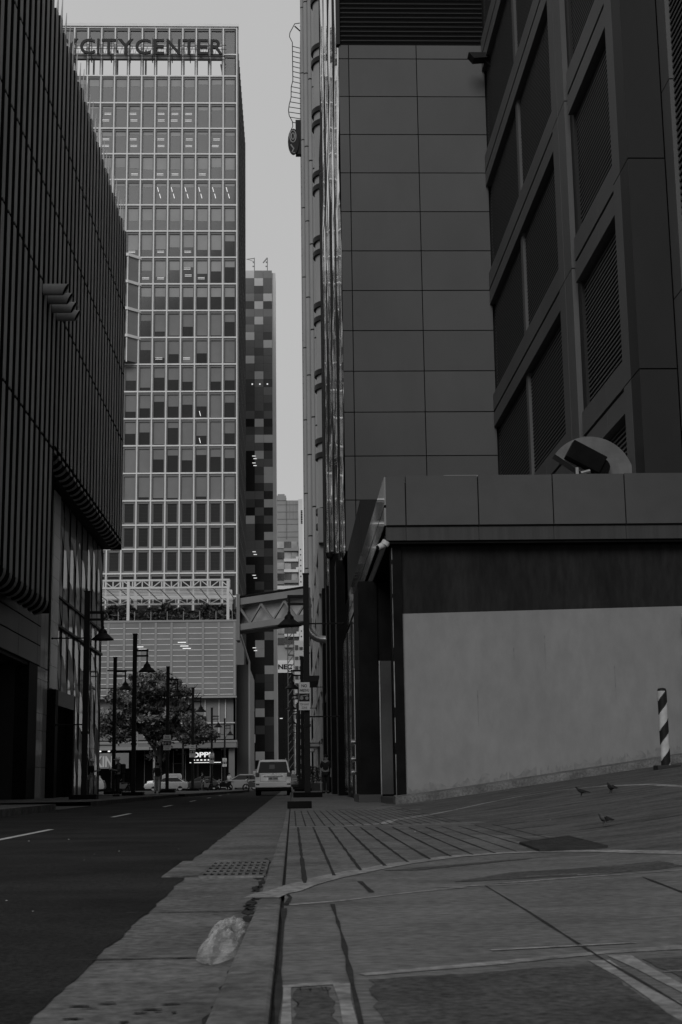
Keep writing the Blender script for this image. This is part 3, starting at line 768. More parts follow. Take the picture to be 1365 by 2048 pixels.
# ================================================================== MOSAIC TOWER behind
mt = thing('mosaic_tower', 'slim tower clad in a random mosaic of light and dark squares', 'tower', (-8, 265, 0))
b = MB(); b.box(-24, -3.2, 255.2, 285, 0, 95.4); b.build('wall', 'mosaic_1', mt)
rows = 63; random.seed(21)
b = MB()
for r in range(rows):
    z1 = 95.5 - r * 1.515; z0 = z1 - 1.5
    for c in range(8):
        x1 = -3.15 - c * 1.66; x0 = x1 - 1.63
        t = r / rows
        q = random.random()
        if t < .14: m = random.choice((3, 3, 2, 4, 4)) if q < .74 else 5
        elif t < .3: m = 3 if q < .5 else (2 if q < .75 else (4 if q < .88 else 5))
        elif t < .6: m = random.choice((1, 2, 3, 0, 3)) if q < .85 else 5
        else: m = random.choice((0, 0, 0, 1, 2)) if q < .83 else (5 if random.random() < .7 else 4)
        if m <= 1 and random.random() < .5 and c > 0: m = 0
        b.box(x0, x1, 255 , 255.25, z0, z1, m)
b.build('panel_facade', ['mosaic_%d' % i for i in range(6)], mt)
b = MB()
for z in (59.6, 58.3, 41.8, 37.5, 33.2, 24.4): b.box(-6.9, -6.3, 254.9, 254.98, z, z + .12); b.box(-6.7, -6.1, 254.9, 254.98, z - .5, z - .38)
for x in (-7, -5.6, -4.2): b.box(x, x + .25, 254.9, 254.98, 73.2, 73.45)
b.build('ceiling_light', 'ceiling_tube', mt)
b = MB(); b.box(-3.16, -2.5, 255.5, 262, 0, 95.2); b.build('side_wall', 'concrete_pale', mt)
random.seed(5)
for x, lab, flip in ((-6.45, 'thin roof antenna with a sideways arm on the mosaic tower', -1), (-4.0, 'thin roof antenna with a slanted head on the mosaic tower', 1)):
    a = thing('roof_antenna', lab, 'antenna', (x, 256, 95.5), 'antennas on the mosaic tower roof')
    b = MB(); b.tube([(x, 256, 95.4), (x, 256, 98.4)], .08, 6); b.build('mast', 'steel_mid', a)
    b = MB()
    if flip < 0: b.bar((x, 256, 98.3), (x - 1.5, 256, 98.1), .12); b.bar((x, 256, 97.6), (x - 1.2, 256, 98.1), .08)
    else: b.bar((x, 256, 98.4), (x - .8, 256, 97.4), .2)
    b.box(x - .3, x - .05, 255.9, 256.1, 97.4, 97.65); b.box(x - .35, x - .05, 255.9, 256.1, 96.6, 96.8); b.build('arm', 'steel_mid', a)

# ================================================================== FAR APARTMENT TOWER
ft = thing('apartment_tower', 'distant pale tower with stacked windows and a white pier', 'tower', (-1, 410, 0))
b = MB(); b.box(-6, 2.3, 400.4, 425, 0, 80.2); b.box(-6, -1.2, 400.2, 425, 80.2, 81.6); b.box(-3.6, -1.6, 402, 405, 81.6, 82.4); b.build('wall', 'concrete_mid', ft)
b = MB(); b.box(2.3, 3.5, 399.6, 425, 0, 80.4, 0); b.box(-6, -4.1, 399.9, 400.4, 0, 71, 0)
for z in (54.5, 33.4, 30.6): b.box(-4.2, 2.3, 399.8, 400.4, z, z + 1.0, 0)
b.build('pier', 'concrete_pale', ft)
b = MB()
for k in range(24): z = 30 + k * 1.55; b.box(2.7, 3.0, 399.5, 399.6, z, z + .35, 0)
for k in range(8): b.box(3.0, 3.5, 399.4, 399.7, 73.3 + k * .5, 73.6 + k * .5, 0)
b.build('vent_hole', 'black_void', ft)
b = MB()
for z in (78.9, 76.8, 74.7, 73.2, 71.0, 69.5): b.box(-4, 2.3, 400.3, 400.42, z, z + .14)
b.box(-1.2, -1.1, 400.1, 400.42, 69, 81)
for x in (-.2, .8, 1.6): b.box(x, x + .06, 400.34, 400.42, 74.7, 80)
b.build('facade_joint', 'concrete_grey', ft)
fl = 0
for k in range(13):
    z = 66.3 - k * 3.05
    if 29 < z < 36: continue
    for j, (x0, x1) in enumerate(((-3.9, -1.9), (-1.75, .1), (.25, 1.9))):
        b = MB(); b.box(x0, x1, 400.1, 400.38, z, z + 1.9); b.build('window', random.choice(('far_glass', 'far_glass', 'far_glass_light')), ft)
    b = MB(); b.box(-1.9, 2.2, 399.4, 400.3, z - .9, z - .1, 0); b.box(1.5, 2.3, 399.4, 400.3, z - .1, z + .5, 0); b.build('balcony', 'concrete_pale' if k % 3 else 'concrete_mid', ft)
s = thing('roof_sign', 'white board with three dark capitals low on the distant tower', 'sign', (-1.5, 398, 31))
b = MB(); b.box(-4.4, 1.0, 398, 398.3, 30.4, 33.7); b.build('board', 'concrete_pale', s)
b = MB(); text_into(b, 'NEC', -3.7, 398, 31.75, 1.4, 3.9, .1, bold=.04); b.build('lettering', 'sign_black', s)
db = thing('dark_building', 'mid-height dark flat-clad block at the end of the street', 'building', (-2, 310, 0))
b = MB(); b.box(-8, .4, 300.3, 330, 0, 23.4); b.build('wall', 'groove', db)
b = MB()
for k in range(10):
    z = .3 + k * 2.3
    for j in range(4): x = -7.9 + j * 2.08; b.box(x, x + 2.05, 300, 300.3, z, z + 2.27)
b.build('cladding', 'dark_cladding', db)
b = MB(); b.box(-2.5, -1.9, 299.9, 299.98, 13.8, 13.95); b.box(-1, -.7, 299.9, 299.98, 2.8, 3.1); b.build('wall_light', 'ceiling_tube', db)
b_ = thing('white_building', 'sliver of white distant block seen past the dark block', 'building', (2.4, 350, 0))
b = MB(); b.box(.6, 6, 350, 365, 0, 35); b.build('wall', 'concrete_pale', b_)
for k in range(14):
    z = 1.5 + k * 2.4
    for x in (.9, 2.0):
        b = MB(); b.box(x, x + .8, 349.85, 350, z, z + random.uniform(.7, 1.5)); b.build('window', 'far_glass', b_)
cr = thing('lattice_mast', 'thin dark steel lattice mast rising before the far tower', 'mast', (.3, 280, 0))
b = MB(); X0, X1, Y0, Y1 = -.7, .5, 279.4, 280.6
for x, y in ((X0, Y0), (X1, Y0), (X1, Y1), (X0, Y1)): b.box(x - .09, x + .09, y - .09, y + .09, 0, 38)
b.build('chord', 'steel_mid', cr)
b = MB()
for k in range(24):
    z = k * 1.58
    for (xa, ya), (xc, yc) in (((X0, Y0), (X1, Y0)), ((X0, Y1), (X1, Y1)), ((X0, Y0), (X0, Y1))):
        b.bar((xa, ya, z), (xc, yc, z + 1.58) if k % 2 else (xc, yc, z), .1); b.bar((xa, ya, z + 1.58) if k % 2 else (xa, ya, z), (xc, yc, z + 1.58), .1)
b.build('lacing', 'steel_mid', cr)

# ================================================================== SKYWALK
sw = thing('skywalk', 'covered grey footbridge with zigzag trusses crossing the street', 'footbridge', (-2, 168, 19))
A = Vector((-6.3, 172, 0)); B = Vector((2.0, 164.5, 0))
def P_(t, z, off=0): p = A + (B - A) * t; return (p.x, p.y + off, z)
b = MB(); b.bar(P_(0, 22.3), P_(1, 22.5), .35, .8); b.bar(P_(0, 22.3, 3.2), P_(1, 22.5, 3.2), .35, .8); b.build('top_chord', 'concrete_grey', sw)
b = MB(); b.bar(P_(0, 19.2), P_(1, 19.5), .35, .75); b.bar(P_(0, 19.2, 3.2), P_(1, 19.5, 3.2), .35, .75); b.build('bottom_chord', 'concrete_grey', sw)
b = MB(); n = 6
for k in range(n):
    t0, t1 = k / n, (k + 1) / n
    for off in (0, 3.2): b.bar(P_(t0, 19.6 if k % 2 else 21.7, off), P_(t1, 21.7 if k % 2 else 19.7, off), .22)
b.build('diagonal', 'concrete_grey', sw)
b = MB(); b.face([P_(0, 18.7, -.2), P_(1, 19, -.2), P_(1, 19, 3.4), P_(0, 18.7, 3.4)]); b.face([P_(0, 23, -.2), P_(1, 23.2, -.2), P_(1, 23.2, 3.4), P_(0, 23, 3.4)]); b.build('deck', 'concrete_grey', sw)
b = MB(); b.face([P_(0, 19.7, 1.6), P_(1, 19.9, 1.6), P_(1, 21.9, 1.6), P_(0, 21.7, 1.6)]); b.build('glazing', 'far_glass_light', sw)
b = MB(); b.box(-6.6, -6.2, 171.4, 174.4, 17.6, 23.2); b.build('end_frame', 'concrete_grey', sw)

# ================================================================== RIGHT: COLUMNED TOWER
rt_ = thing('columned_tower', 'grey tower with tall round pilasters receding on the right', 'tower', (6, 120, 0))
b = MB(); b.box(2.6, 16, 92.5, 160, 15, 90); b.box(1.52, 3, 150, 160, 0, 85.5); b.build('wall', 'column_metal', rt_)
b = MB()
for k in range(30):
    z = 14 + k * 2.45
    for kk in range(2): b.box(1.5, 2.2 + kk * .35, 149.96 + kk * .01, 150.0, z + kk * .8, z + .1 + kk * .8)
b.build('facade_joint', 'groove', rt_)
for (x, y, r, zb, zt, step, o_) in ((1.64, 140, .21, 14, 95, 7.6, 0), (1.86, 128, .24, 14, 95, 7.6, 2), (2.02, 115, .2, 13, 95, 7.6, 4), (2.17, 106, .2, 13, 95, 7.0, 1)):
    b = MB(); z = zb + o_
    b.lathe([(r * .985, zb - z), (r * .985, zt - z)], (x, y, z), 20, 1)
    zz = zb
    while zz < zt:
        b.lathe([(r, 0), (r, step - .12)], (x, y, zz + o_ * .6), 20, 0); zz += step
    b.build('pilaster', ['column_metal', 'groove'], rt_, smooth=True)
b = MB()
for k in range(14): 
    z = 16 + k * 5.1; b.box(1.98, 2.75, 121, 121.5, z, z + 2.2)
b.box(1.75, 2.7, 133.5, 135, 14, 95)
b.build('slot', 'column_dark', rt_)
b = MB(); b.lathe([(1.25, 14), (1.25, 80)], (3.2, 98, 0), 28, 0); b.build('round_bay', 'column_metal', rt_, smooth=True)
for k in range(11):
    z = 18 + k * 5.0
    for dz in (0, 1.05):
        b = MB(); b.lathe([(1.2, dz), (1.42, dz + .02), (1.42, dz + .38), (1.2, dz + .4)], (3.2, 98, z), 28, 0)
        b.build('ring_louvre', 'column_dark', rt_, smooth=True)
# lower block with framed bays that carries the columns
lw = thing('framed_building', 'low grey block with stepped framed bays under the pilasters', 'building', (4, 110, 0))
b = MB(); b.box(2.2, 16, 92.5, 136, 0, 18.5); b.build('wall', 'dark_wall', lw)
b = MB()
for z in (3.4, 6.4, 9.6, 12.8, 16.2): b.box(1.86, 2.3, 92.5, 136, z, z + 1.1, 0)
for y in (93, 103, 113, 123, 135): b.box(1.84, 2.3, y, y + 1.2, 0, 18.6, 0)
b.box(1.8, 3, 135, 136.2, 0, 20.2, 0)
b.build('frame', 'column_metal', lw)
for z in (4.5, 7.5, 10.7, 13.9):
    for y in (94.2, 104.2, 114.2, 124.2):
        b = MB(); b.box(2.14, 2.2, y, y + 8.8, z, z + 1.9); b.build('window', 'store_glass', lw)
b = MB(); b.box(1.2, 2.3, 100, 106, 3.1, 3.4, 0); b.box(1.2, 2.3, 100, 106, 7.6, 8.0, 1); b.build('awning', ['column_metal', 'dark_wall'], lw)
# wire ornament and round sign on its corner
wo = thing('wire_ornament', 'looping wire frame with rungs hanging off the tower corner', 'ornament', (.8, 149.5, 78))
b = MB()
pts = [(1.5, 86.1), (.9, 86.0), (.35, 84.9), (.3, 84.4), (.62, 83.7), (.64, 79), (.45, 78.2), (.42, 76.9), (.2, 76), (.12, 75.3), (.2, 74.7), (.55, 74), (.6, 73.4), (.3, 72.8), (.75, 72.3)]
b.tube([(x, 149.6, z) for x, z in pts], .05, 5)
zz = 83.2
def wx(z):
    for (xa, za), (xc, zc) in zip(pts, pts[1:]):
        if za >= z >= zc: return xa + (xc - xa) * (za - z) / max(1e-6, za - zc)
    return .6
while zz > 73.4: b.tube([(wx(zz), 149.6, zz), (1.5, 149.8, zz - .12)], .045, 5); zz -= .62
b.tube([(.9, 149.6, 85.7), (1.5, 149.6, 85.1)], .08, 5)
b.build('wire_frame', 'black_paint', wo)
rs = thing('round_sign', 'round weathered disc sign mounted beside the tower corner', 'sign', (.75, 149.4, 72))
b = MB()
n = 20
for y0, y1, r, m in ((149.0, 149.25, 1.55, 0),):
    ring = [(.65 + .62 * math.cos(2 * math.pi * k / n), 71.3 + r * math.sin(2 * math.pi * k / n)) for k in range(n)]
    b.prism(ring, 'y', y0, y1, m)
b.build('disc', 'column_dark', rs)
b = MB()
for r in (.95, .5):
    ring = [(.6 + .36 * r * math.cos(2 * math.pi * k / n), 148.97, 71.9 + .75 * r * math.sin(2 * math.pi * k / n)) for k in range(n)]
    b.tube(ring + ring[:1], .07, 5)
b.tube([(.35, 148.97, 70.9), (.7, 148.97, 70.4), (.5, 148.97, 70.0), (.8, 148.97, 69.9)], .08, 5)
b.build('emblem', 'steel_mid', rs)
b = MB(); b.box(.9, 1.55, 149.2, 150, 69.9, 74); b.build('bracket', 'column_dark', rs)

# ================================================================== RIGHT: PANELLED BUILDING
pb = thing('panelled_building', 'large grey building of square metal panels and louvred bays', 'building', (8, 55, 0))
YW = 52.
b = MB(); b.box(2.1, 7.85, YW + .06, 90, 4.5, 42, 0); b.build('wall', 'groove', pb)
PR = [9.05, 10.98, 12.66] + [14.36 + 1.606 * k for k in range(9)] + [28.82, 29.42]
PXS = [2.06, 2.44, 5.13, 7.84]
b = MB()
for i, (z0, z1) in enumerate(zip(PR, PR[1:])):
    for j, (x0, x1) in enumerate(zip(PXS, PXS[1:])):
        b.box(x0 + (.018 if j else 0), x1 - .018, YW - random.uniform(0, .006), YW + .08, z0 + .018, z1 - .018, (i * 2 + j * 3 + i * j) % 3)
b.build('cladding', ['clad_panel', 'clad_panel_b', 'clad_panel_c'], pb)
def louvre(name, x0, x1, z0, z1, pitch, facing, pos, depth=.12, thick=.02, mat='louvre'):
    """a bank of blades; facing 'y' looks along -Y at plane y = pos, facing 'x' looks along -X at plane x = pos"""
    b = MB(); z = z0 + pitch * .5
    while z < z1 - pitch * .3:
        if facing == 'y': b.bar((x0, pos + depth / 2, z), (x1, pos + depth / 2, z), depth, thick, 0, (0, .5, 1))
        else: b.bar((pos + depth / 2, x0, z), (pos + depth / 2, x1, z), depth, thick, 0, (.5, 0, 1)); b.box(pos - .012, pos, x0, x1, z - pitch * .2, z + pitch * .16, 2)
        z += pitch
    if facing == 'y': b.box(x0, x1, pos + depth + .04, pos + depth + .1, z0, z1, 1)
    else: b.box(pos + depth + .04, pos + depth + .1, x0, x1, z0, z1, 1)
    return b.build(name, [mat, 'louvre_back', 'louvre_lip'], pb)
louvre('louvre', 2.12, 7.8, 29.46, 38, .2, 'y', YW - .04, .14, .03)
b = MB(); b.box(1.95, 2.1, YW - .1, YW + .2, 29.4, 40); b.build('corner_trim', 'pier_panel', pb)
louvre('louvre', 2.16, 3.6, 5.5, 9.0, .32, 'y', YW - .1, .2, .05)
# side wall of louvred bays between spandrels, plane x = XS, running from y = 52 towards the camera
XS = 7.72
BANDS = [(8.9, 10.15), (13.75, 15.0), (18.6, 19.85), (23.42, 24.68), (28.3, 29.6), (33.2, 34.4)]
b = MB(); b.box(8.8, 16, 19, 29.0, 6.5, 40); b.box(8.35, 16, 29.7, YW + .05, 6.5, 40); b.build('side_wall', 'louvre_back', pb)
b = MB()
for z0, z1 in BANDS:
    zm = (z0 + z1) / 2 - .06
    for ya, yb_ in ((30.4, 36.2), (38.2, YW - .02)):
        n = 2 if ya < 33 else 4
        for k in range(n):
            y0 = ya + (yb_ - ya) * k / n; y1 = ya + (yb_ - ya) * (k + 1) / n
            b.box(XS, XS + .5, y0 + .01, y1 - .01, z0, zm - .05, 0); b.box(XS, XS + .5, y0 + .01, y1 - .01, zm + .05, z1, 0)
        b.box(XS + .06, XS + .45, ya, yb_, zm - .06, zm + .06, 1)
b.build('spandrel', ['band_panel', 'groove'], pb)
EDG = [6.4, 9.4, 14.3, 19.2, 24, 28.9, 33.8, 40]
pa, pc, pe = MB(), MB(), MB()
for z0, z1 in zip(EDG, EDG[1:]):
    pa.box(XS - .02, XS + .5, 37.55, 38.35, z0 + .015, z1 - .015, 0); pa.box(XS - .02, XS + .5, 36.55, 37.5, z0 + .015, z1 - .015, 0)
    pa.box(XS + .12, XS + .6, 36.05, 36.52, z0 + .015, z1 - .015, 1)
    pc.box(XS - .1, XS + .45, 30.42, 31.1, z0 + .015, z1 - .015, 0)
    pc.box(XS - .1, XS + .72, 29.6, 30.4, z0 + .015, z1 - .015, 1)
    pe.box(XS + .75, XS + 1.3, 28.95, 29.6, z0 + 1.6, z1 + 1.57, 0)
for b in (pa, pc, pe): b.build('pillar', ['band_panel', 'pier_panel'], pb)
b = MB()
for (z0, z1) in zip([6.5] + [q[1] for q in BANDS], [q[0] for q in BANDS] + [40]): b.box(XS + .1, XS + .6, 44.75, 45.15, z0 + .002, z1 - .002)
b.build('mullion', 'band_panel', pb)
for (z0, z1) in zip([6.5] + [q[1] for q in BANDS], [q[0] for q in BANDS] + [38]):
    for ya, yb_ in ((31.1, 36.05), (38.35, 44.75), (45.15, YW - .05)):
        louvre('louvre', ya, yb_, z0, z1, .125, 'x', XS + .2, .1, .02, 'louvre')
for z0, z1 in ((6.5, 10.8), (11, 40)): louvre('louvre', 21, 28.95, z0, z1, .15, 'x', XS + .85, .15, .03)
# floodlight on the louvred wall near the panels
fl_ = thing('floodlight', 'small black floodlight jutting from the wall corner above the panels', 'light', (7.5, 51, 28.3))
b = MB(); b.prism([(7.05, 28.42), (7.85, 28.42), (7.85, 28.22), (7.25, 28.18)], 'y', 50.7, 51.2); b.build('housing', 'black_paint', fl_)
b = MB(); b.bar((7.7, 50.95, 28.3), (8.0, 50.95, 27.9), .1); b.build('arm', 'black_paint', fl_)
# rippled mirror skin on the street face
b = MB(); ny_, nz_ = 36, 150; random.seed(11)
ph = [random.uniform(0, 6.28) for _ in range(8)]
for i in range(ny_):
    for j in range(nz_):
        def q(i, j):
            y = 52.0 + 28 * i / ny_; z = 9 + 60 * j / nz_
            bay = int(y / 5); 
            dx = .05 * math.sin(z * .42 + ph[bay % 8] + y * .5) + .03 * math.sin(z * 1.05 + y * 1.1 + ph[(bay + 3) % 8]) + .02 * math.sin(y * 2.3 + z * .25)
            return (2.03 + dx * .55, y, z)
        b.face([q(i, j), q(i + 1, j), q(i + 1, j + 1), q(i, j + 1)])
b.build('mirror_skin', 'mirror_skin', pb, smooth=True)
b = MB()
for y, pr in ((57.5, .05), (64.5, .05), (72, .05), (79.9, .07)): b.box(2.03 - pr, 2.1, y, y + .2, 4.5, 69)
b.build('rib', 'black_paint', pb)
b = MB(); b.box(2.1, 12, 52.2, 80, 4.5, 69); b.box(2.32, 12, 80, 92.2, 4.5, 69); b.build('core', 'dark_wall', pb)
# street level beneath it
b = MB(); b.box(2.1, 8, 42, 92, 0, 9, 0)
b.box(1.75, 2.1, 54.5, 56.2, 0, 9.1, 1); b.box(1.7, 2.1, 61.5, 63, 0, 10.5, 1); b.box(1.8, 2.1, 72, 74, 0, 10.5, 1); b.box(1.85, 2.1, 84, 86, 0, 12, 1)
b.box(1.95, 2.1, 52, 92, 5.2, 5.6, 1)
b.build('street_wall', ['dark_wall', 'stone_black'], pb)
for y0, y1 in ((46, 52), (56.4, 61.3), (63.2, 71.8), (74.2, 83.8), (86.2, 91.5)):
    b = MB(); b.box(1.98, 2.06, y0, y1, .3, 5.2); b.build('shop_window', 'store_glass', pb)
b = MB()
for y0, y1 in ((63.2, 71.8), (56.4, 61.3)):
    z = 5.7
    while z < 8.9: b.bar((2.0, y0, z), (2.0, y1, z), .12, .03, 0, (.5, 0, 1)); z += .16
b.build('louvre', 'louvre', pb)
# bent ventilation duct on the street face
du = thing('exhaust_duct', 'fat silver duct bending out of the wall and running upwards', 'duct', (1.2, 76, 7.8))
b = MB(); cx, cz, r = 1.75, 9.0, .85
pts = [(2.3, 76, cz - r), (cx, 76, cz - r)] + [(cx - r * math.sin(t), 76, cz - r * math.cos(t)) for t in [math.pi / 2 * k / 8 for k in range(1, 9)]] + [(cx - r, 76, 10.4)]
b.tube(pts, .2, 14); b.build('pipe', 'galvanised', du, smooth=True)
b = MB(); b.tube([(1.95, 76, cz - r), (2.1, 76, cz - r)], .25, 14); b.tube([(cx - r, 76, 9.9), (cx - r, 76, 10.05)], .235, 14); b.build('collar', 'galvanised', du)
b = MB(); b.tube([(cx - r, 76, 10.4), (cx - r, 76, 10.95)], .15, 10); b.build('vent_cap', 'galvanised', du)

# ================================================================== RIGHT: LOW ENTRANCE BLOCK
lo = thing('garage_block', 'low block with a grey fascia and a painted wall rising along the ramp', 'building', (6, 32, 0))
def baseline(x): return G(x, 29.5) + .22
# wall: painted below, dark render above
b = MB(); XW = [2.36 + k * .4 for k in range(34)]
def ztop(x): return 4.14 + .018 * (x - 2.36)
for x0, x1 in zip(XW, XW[1:]): b.face([(x0, 30, baseline(x0) - .4), (x1, 30, baseline(x1) - .4), (x1, 30, ztop(x1)), (x0, 30, ztop(x0))], 0)
b.build('painted_wall', 'wall_paint', lo, recalc=False)
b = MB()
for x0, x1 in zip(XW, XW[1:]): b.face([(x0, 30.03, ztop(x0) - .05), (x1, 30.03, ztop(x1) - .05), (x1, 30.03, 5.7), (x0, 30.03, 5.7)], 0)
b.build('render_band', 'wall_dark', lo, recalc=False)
b = MB(); x = 2.4
while x < 12:
    L_ = random.uniform(.15, .6); n_ = 5; ptz = [random.uniform(.03, .2) for _ in range(n_ + 1)]
    for q_ in range(n_):
        xa, xb = x + L_ * q_ / n_, x + L_ * (q_ + 1) / n_
        b.face([(xa, 29.994, baseline(xa) - .1), (xb, 29.994, baseline(xb) - .1), (xb, 29.994, baseline(xb) + ptz[q_ + 1] - .04), (xa, 29.994, baseline(xa) + ptz[q_] - .04)])
    x += L_ * random.uniform(1.01, 1.3)
b.build('dirt_stain', 'wall_stain', lo, recalc=False)
for k in range(4):
    b = MB(); x = random.uniform(2.6, 9); z = random.uniform(2.2, 4.0); L_ = random.uniform(.2, .8)
    b.face([(x, 29.996, z), (x + .03, 29.996, z), (x + .018, 29.996, z - L_), (x + .012, 29.996, z - L_)]); b.build('drip_stain', 'wall_stain', lo, recalc=False)
b = MB(); b.box(2.5, 16, 30.06, 34, 0, 6.4); b.box(2.6, 16, 34, 52, 0, 6.4); b.build('wall', 'dark_wall', lo)
b = MB(); b.box(2.15, 2.36, 29.94, 30.5, .1, 5.62, 0); b.build('corner_post', 'stone_black', lo)
b = MB()
z = .2
while z < 5.5:
    L = random.uniform(.25, 1.1); wd = random.uniform(.008, .02)
    b.box(2.15 - .001, 2.15 + wd, 29.935, 29.95, z, min(z + L, 5.55), 0); z += L + random.uniform(.02, .4)
b.build('worn_edge', 'trim_light', lo)
# fascia of panels, front and street side
b = MB()
FX = [2.02, 2.45, 4.0, 5.6, 7.15, 8.7, 10.3, 12, 14]
for x0, x1 in zip(FX, FX[1:]): b.box(x0 + .013, x1 - .013, 29.58, 29.8, 5.98, 7.03 + .006 * x0, 0)
for y0, y1 in zip([29.6, 32.5, 36, 39.5, 43, 46.5, 50], [32.5, 36, 39.5, 43, 46.5, 50, 52]):
    b.box(2.0, 2.2, y0 + .012, y1 - .012, 6.42, 7.03, 3); b.box(1.99, 2.2, y0 + .012, y1 - .012, 5.98, 6.36, 3)
b.box(2.04, 14, 29.62, 29.8, 5.95, 6.9, 1); b.box(2.02, 2.2, 29.7, 52, 5.95, 6.9, 1)
for x0, x1 in zip(FX, FX[1:]): b.box(x0 + .004, x1 - .004, 29.64, 29.8, 5.66, 5.955, 2)
b.box(2.06, 2.2, 29.7, 52, 5.66, 5.95, 2)
b.build('fascia', ['fascia', 'groove', 'fascia_low', 'podium_glass'], lo)
b = MB(); b.box(2.06, 14, 29.7, 52, 5.6, 5.66); b.build('soffit', 'stone_black', lo)
b = MB(); b.box(2.2, 14, 29.8, 52, 6.4, 6.5); b.build('roof', 'concrete_grey', lo)
b = MB(); b.box(3.3, 5.2, 29.75, 30.3, 7.04, 7.09); b.build('coping', 'steel_mid', lo)
b = MB(); b.box(1.68, 2.15, 35.4, 38, .1, 5.6, 0); b.box(1.62, 2.2, 35.3, 38.1, .1, .34, 1); b.build('column', ['stone_black', 'dark_stone'], lo)
b = MB(); b.box(2.15, 2.5, 35.5, 42, .1, 5.6, 0); b.box(2.2, 2.48, 35.44, 35.5, .34, 3.6, 1); b.box(2.17, 2.2, 35.4, 35.5, .34, 3.6, 2); b.build('shutter', ['stone_black', 'shutter', 'galvanised'], lo)
b = MB(); b.box(2.15, 2.6, 30.5, 35.4, .1, .3); b.build('step', 'dark_stone', lo)
b = MB(); b.box(1.9, 2.0, 38.1, 52, .3, 5.6); b.build('shop_window', 'store_glass', lo)
b = MB()
for y in (38.2, 41, 44.5, 48): b.box(1.86, 1.9, y, y + .08, .2, 5.6)
b.build('mullion', 'black_paint', lo)
# low concrete kerb at the wall foot
b = MB()
for x0, x1 in zip([2.1] + XW[1:], XW[1:]):
    a, c = G(x0, 29.5), G(x1, 29.5)
    b.face([(x0, 29.5, a + .15), (x1, 29.5, c + .15), (x1, 30.02, c + .18), (x0, 30.02, a + .18)], 0)
    b.face([(x0, 29.5, a - .1), (x1, 29.5, c - .1), (x1, 29.5, c + .15), (x0, 29.5, a + .15)], 0)
b.face([(2.1, 29.5, .0), (2.1, 29.5, .31), (2.1, 30.02, .34), (2.1, 30.02, 0)], 0)
struct(b.build('wall_kerb', 'kerb_concrete', recalc=False))
b = MB()
b.box(8.3, 8.9, 29.9, 30, 1.3, 3.2); tag(b.build('wall_panel', 'shutter', bevel=.01), 'dark flush panel in the painted wall near the bollard', 'panel')
wl = thing('wall_lamp', 'small black wall lamp high on the painted wall', 'lamp', (8.35, 29.9, 4.0))
b = MB(); b.lathe([(.02, 0), (.09, .03), (.1, .2), (.05, .3)], (8.38, 29.82, 3.62), 12); b.box(8.33, 8.43, 29.85, 30, 3.6, 3.7); b.build('bracket', 'black_paint', wl, smooth=True)
b = MB(); b.lathe([(.02, -.1), (.09, -.06), (.1, .05), (.02, .1)], (8.38, 29.8, 4.02), 12); b.build('bulb', 'white_plastic', wl, smooth=True)
# exhaust blower standing on the roof edge
bl = thing('roof_blower', 'round-backed metal blower with a dark slanted outlet on the block roof', 'blower', (7.0, 31, 7.0))
b = MB(); n = 24; cx, cz, r = 6.7, 7.2, .97
poly = [(cx + r * math.cos(t), cz + r * math.sin(t)) for t in [math.pi * (k / n) * .8 for k in range(n + 1)]] + [(cx, cz), (cx + .05, 7.08), (cx + r, 7.08)]
b.prism(poly, 'y', 30.75, 31.15, 0); b.build('housing', 'dish_metal', bl)
b = MB(); c0 = Vector((6.92, 30.62, 7.45)); u = Vector((-.874, 0, .486))
b.bar(c0, c0 + u * .82, .42, .34, 0, (0, 1, 0)); b.build('outlet', 'stone_black', bl, bevel=.01)
b = MB(); b.tube([(6.88, 30.5, 7.42), (6.88, 30.9, 7.42)], .2, 18); b.box(6.72, 7.04, 30.52, 30.9, 7.0, 7.4); b.build('motor', 'stone_black', bl)
b = MB(); b.box(6.25, 6.45, 30.4, 30.6, 7.05, 7.2); b.tube([(6.4, 30.4, 7.25), (6.6, 30.4, 7.3)], .05, 8); b.box(6.3, 6.36, 30.45, 30.5, 6.5, 7.4); b.box(6.2, 7.9, 30.4, 31.3, 6.5, 7.06); b.build('bracket', 'galvanised', bl)
# security camera under the fascia corner
cc = thing('security_camera', 'small white security camera under the fascia corner', 'camera', (1.95, 29.8, 5.55))
b = MB(); b.tube([(1.85, 29.7, 5.52), (2.0, 29.78, 5.6)], [.06, .07], 12); b.tube([(1.99, 29.75, 5.58), (2.04, 29.75, 5.66)], .09, 12); b.build('body', 'white_plastic', cc, smooth=True)
b = MB(); b.tube([(1.84, 29.69, 5.515), (1.852, 29.7, 5.52)], .045, 12); b.build('lens', 'black_paint', cc)
c2 = thing('security_camera', 'round dome camera on the dark street face beyond the fascia', 'camera', (1.75, 61, 10.4))
b = MB(); b.lathe([(.02, -.16), (.12, -.12), (.16, 0), (.15, .1), (.02, .12)], (1.68, 61.4, 10.4), 12); b.box(1.66, 1.9, 61.35, 61.45, 10.45, 10.55); b.build('dome', 'black_paint', c2, smooth=True)
# standpipes
sp = thing('standpipe', 'pair of chrome standpipe risers with couplings by the shop window', 'standpipe', (1.7, 39.5, .15))
for x, y in ((1.72, 39.0), (1.78, 40.3)):
    b = MB(); b.tube([(x, y, .15), (x, y, 3.7)], .05, 10); b.build('riser', 'chrome', sp, smooth=True)
b = MB()
for z in (.9, 1.25, 1.7): b.tube([(1.6, 39.0, z), (1.72, 39.0, z)], .08, 10); b.tube([(1.66, 40.3, z), (1.78, 40.3, z)], .08, 10)
b.build('coupling', 'chrome', sp, smooth=True)
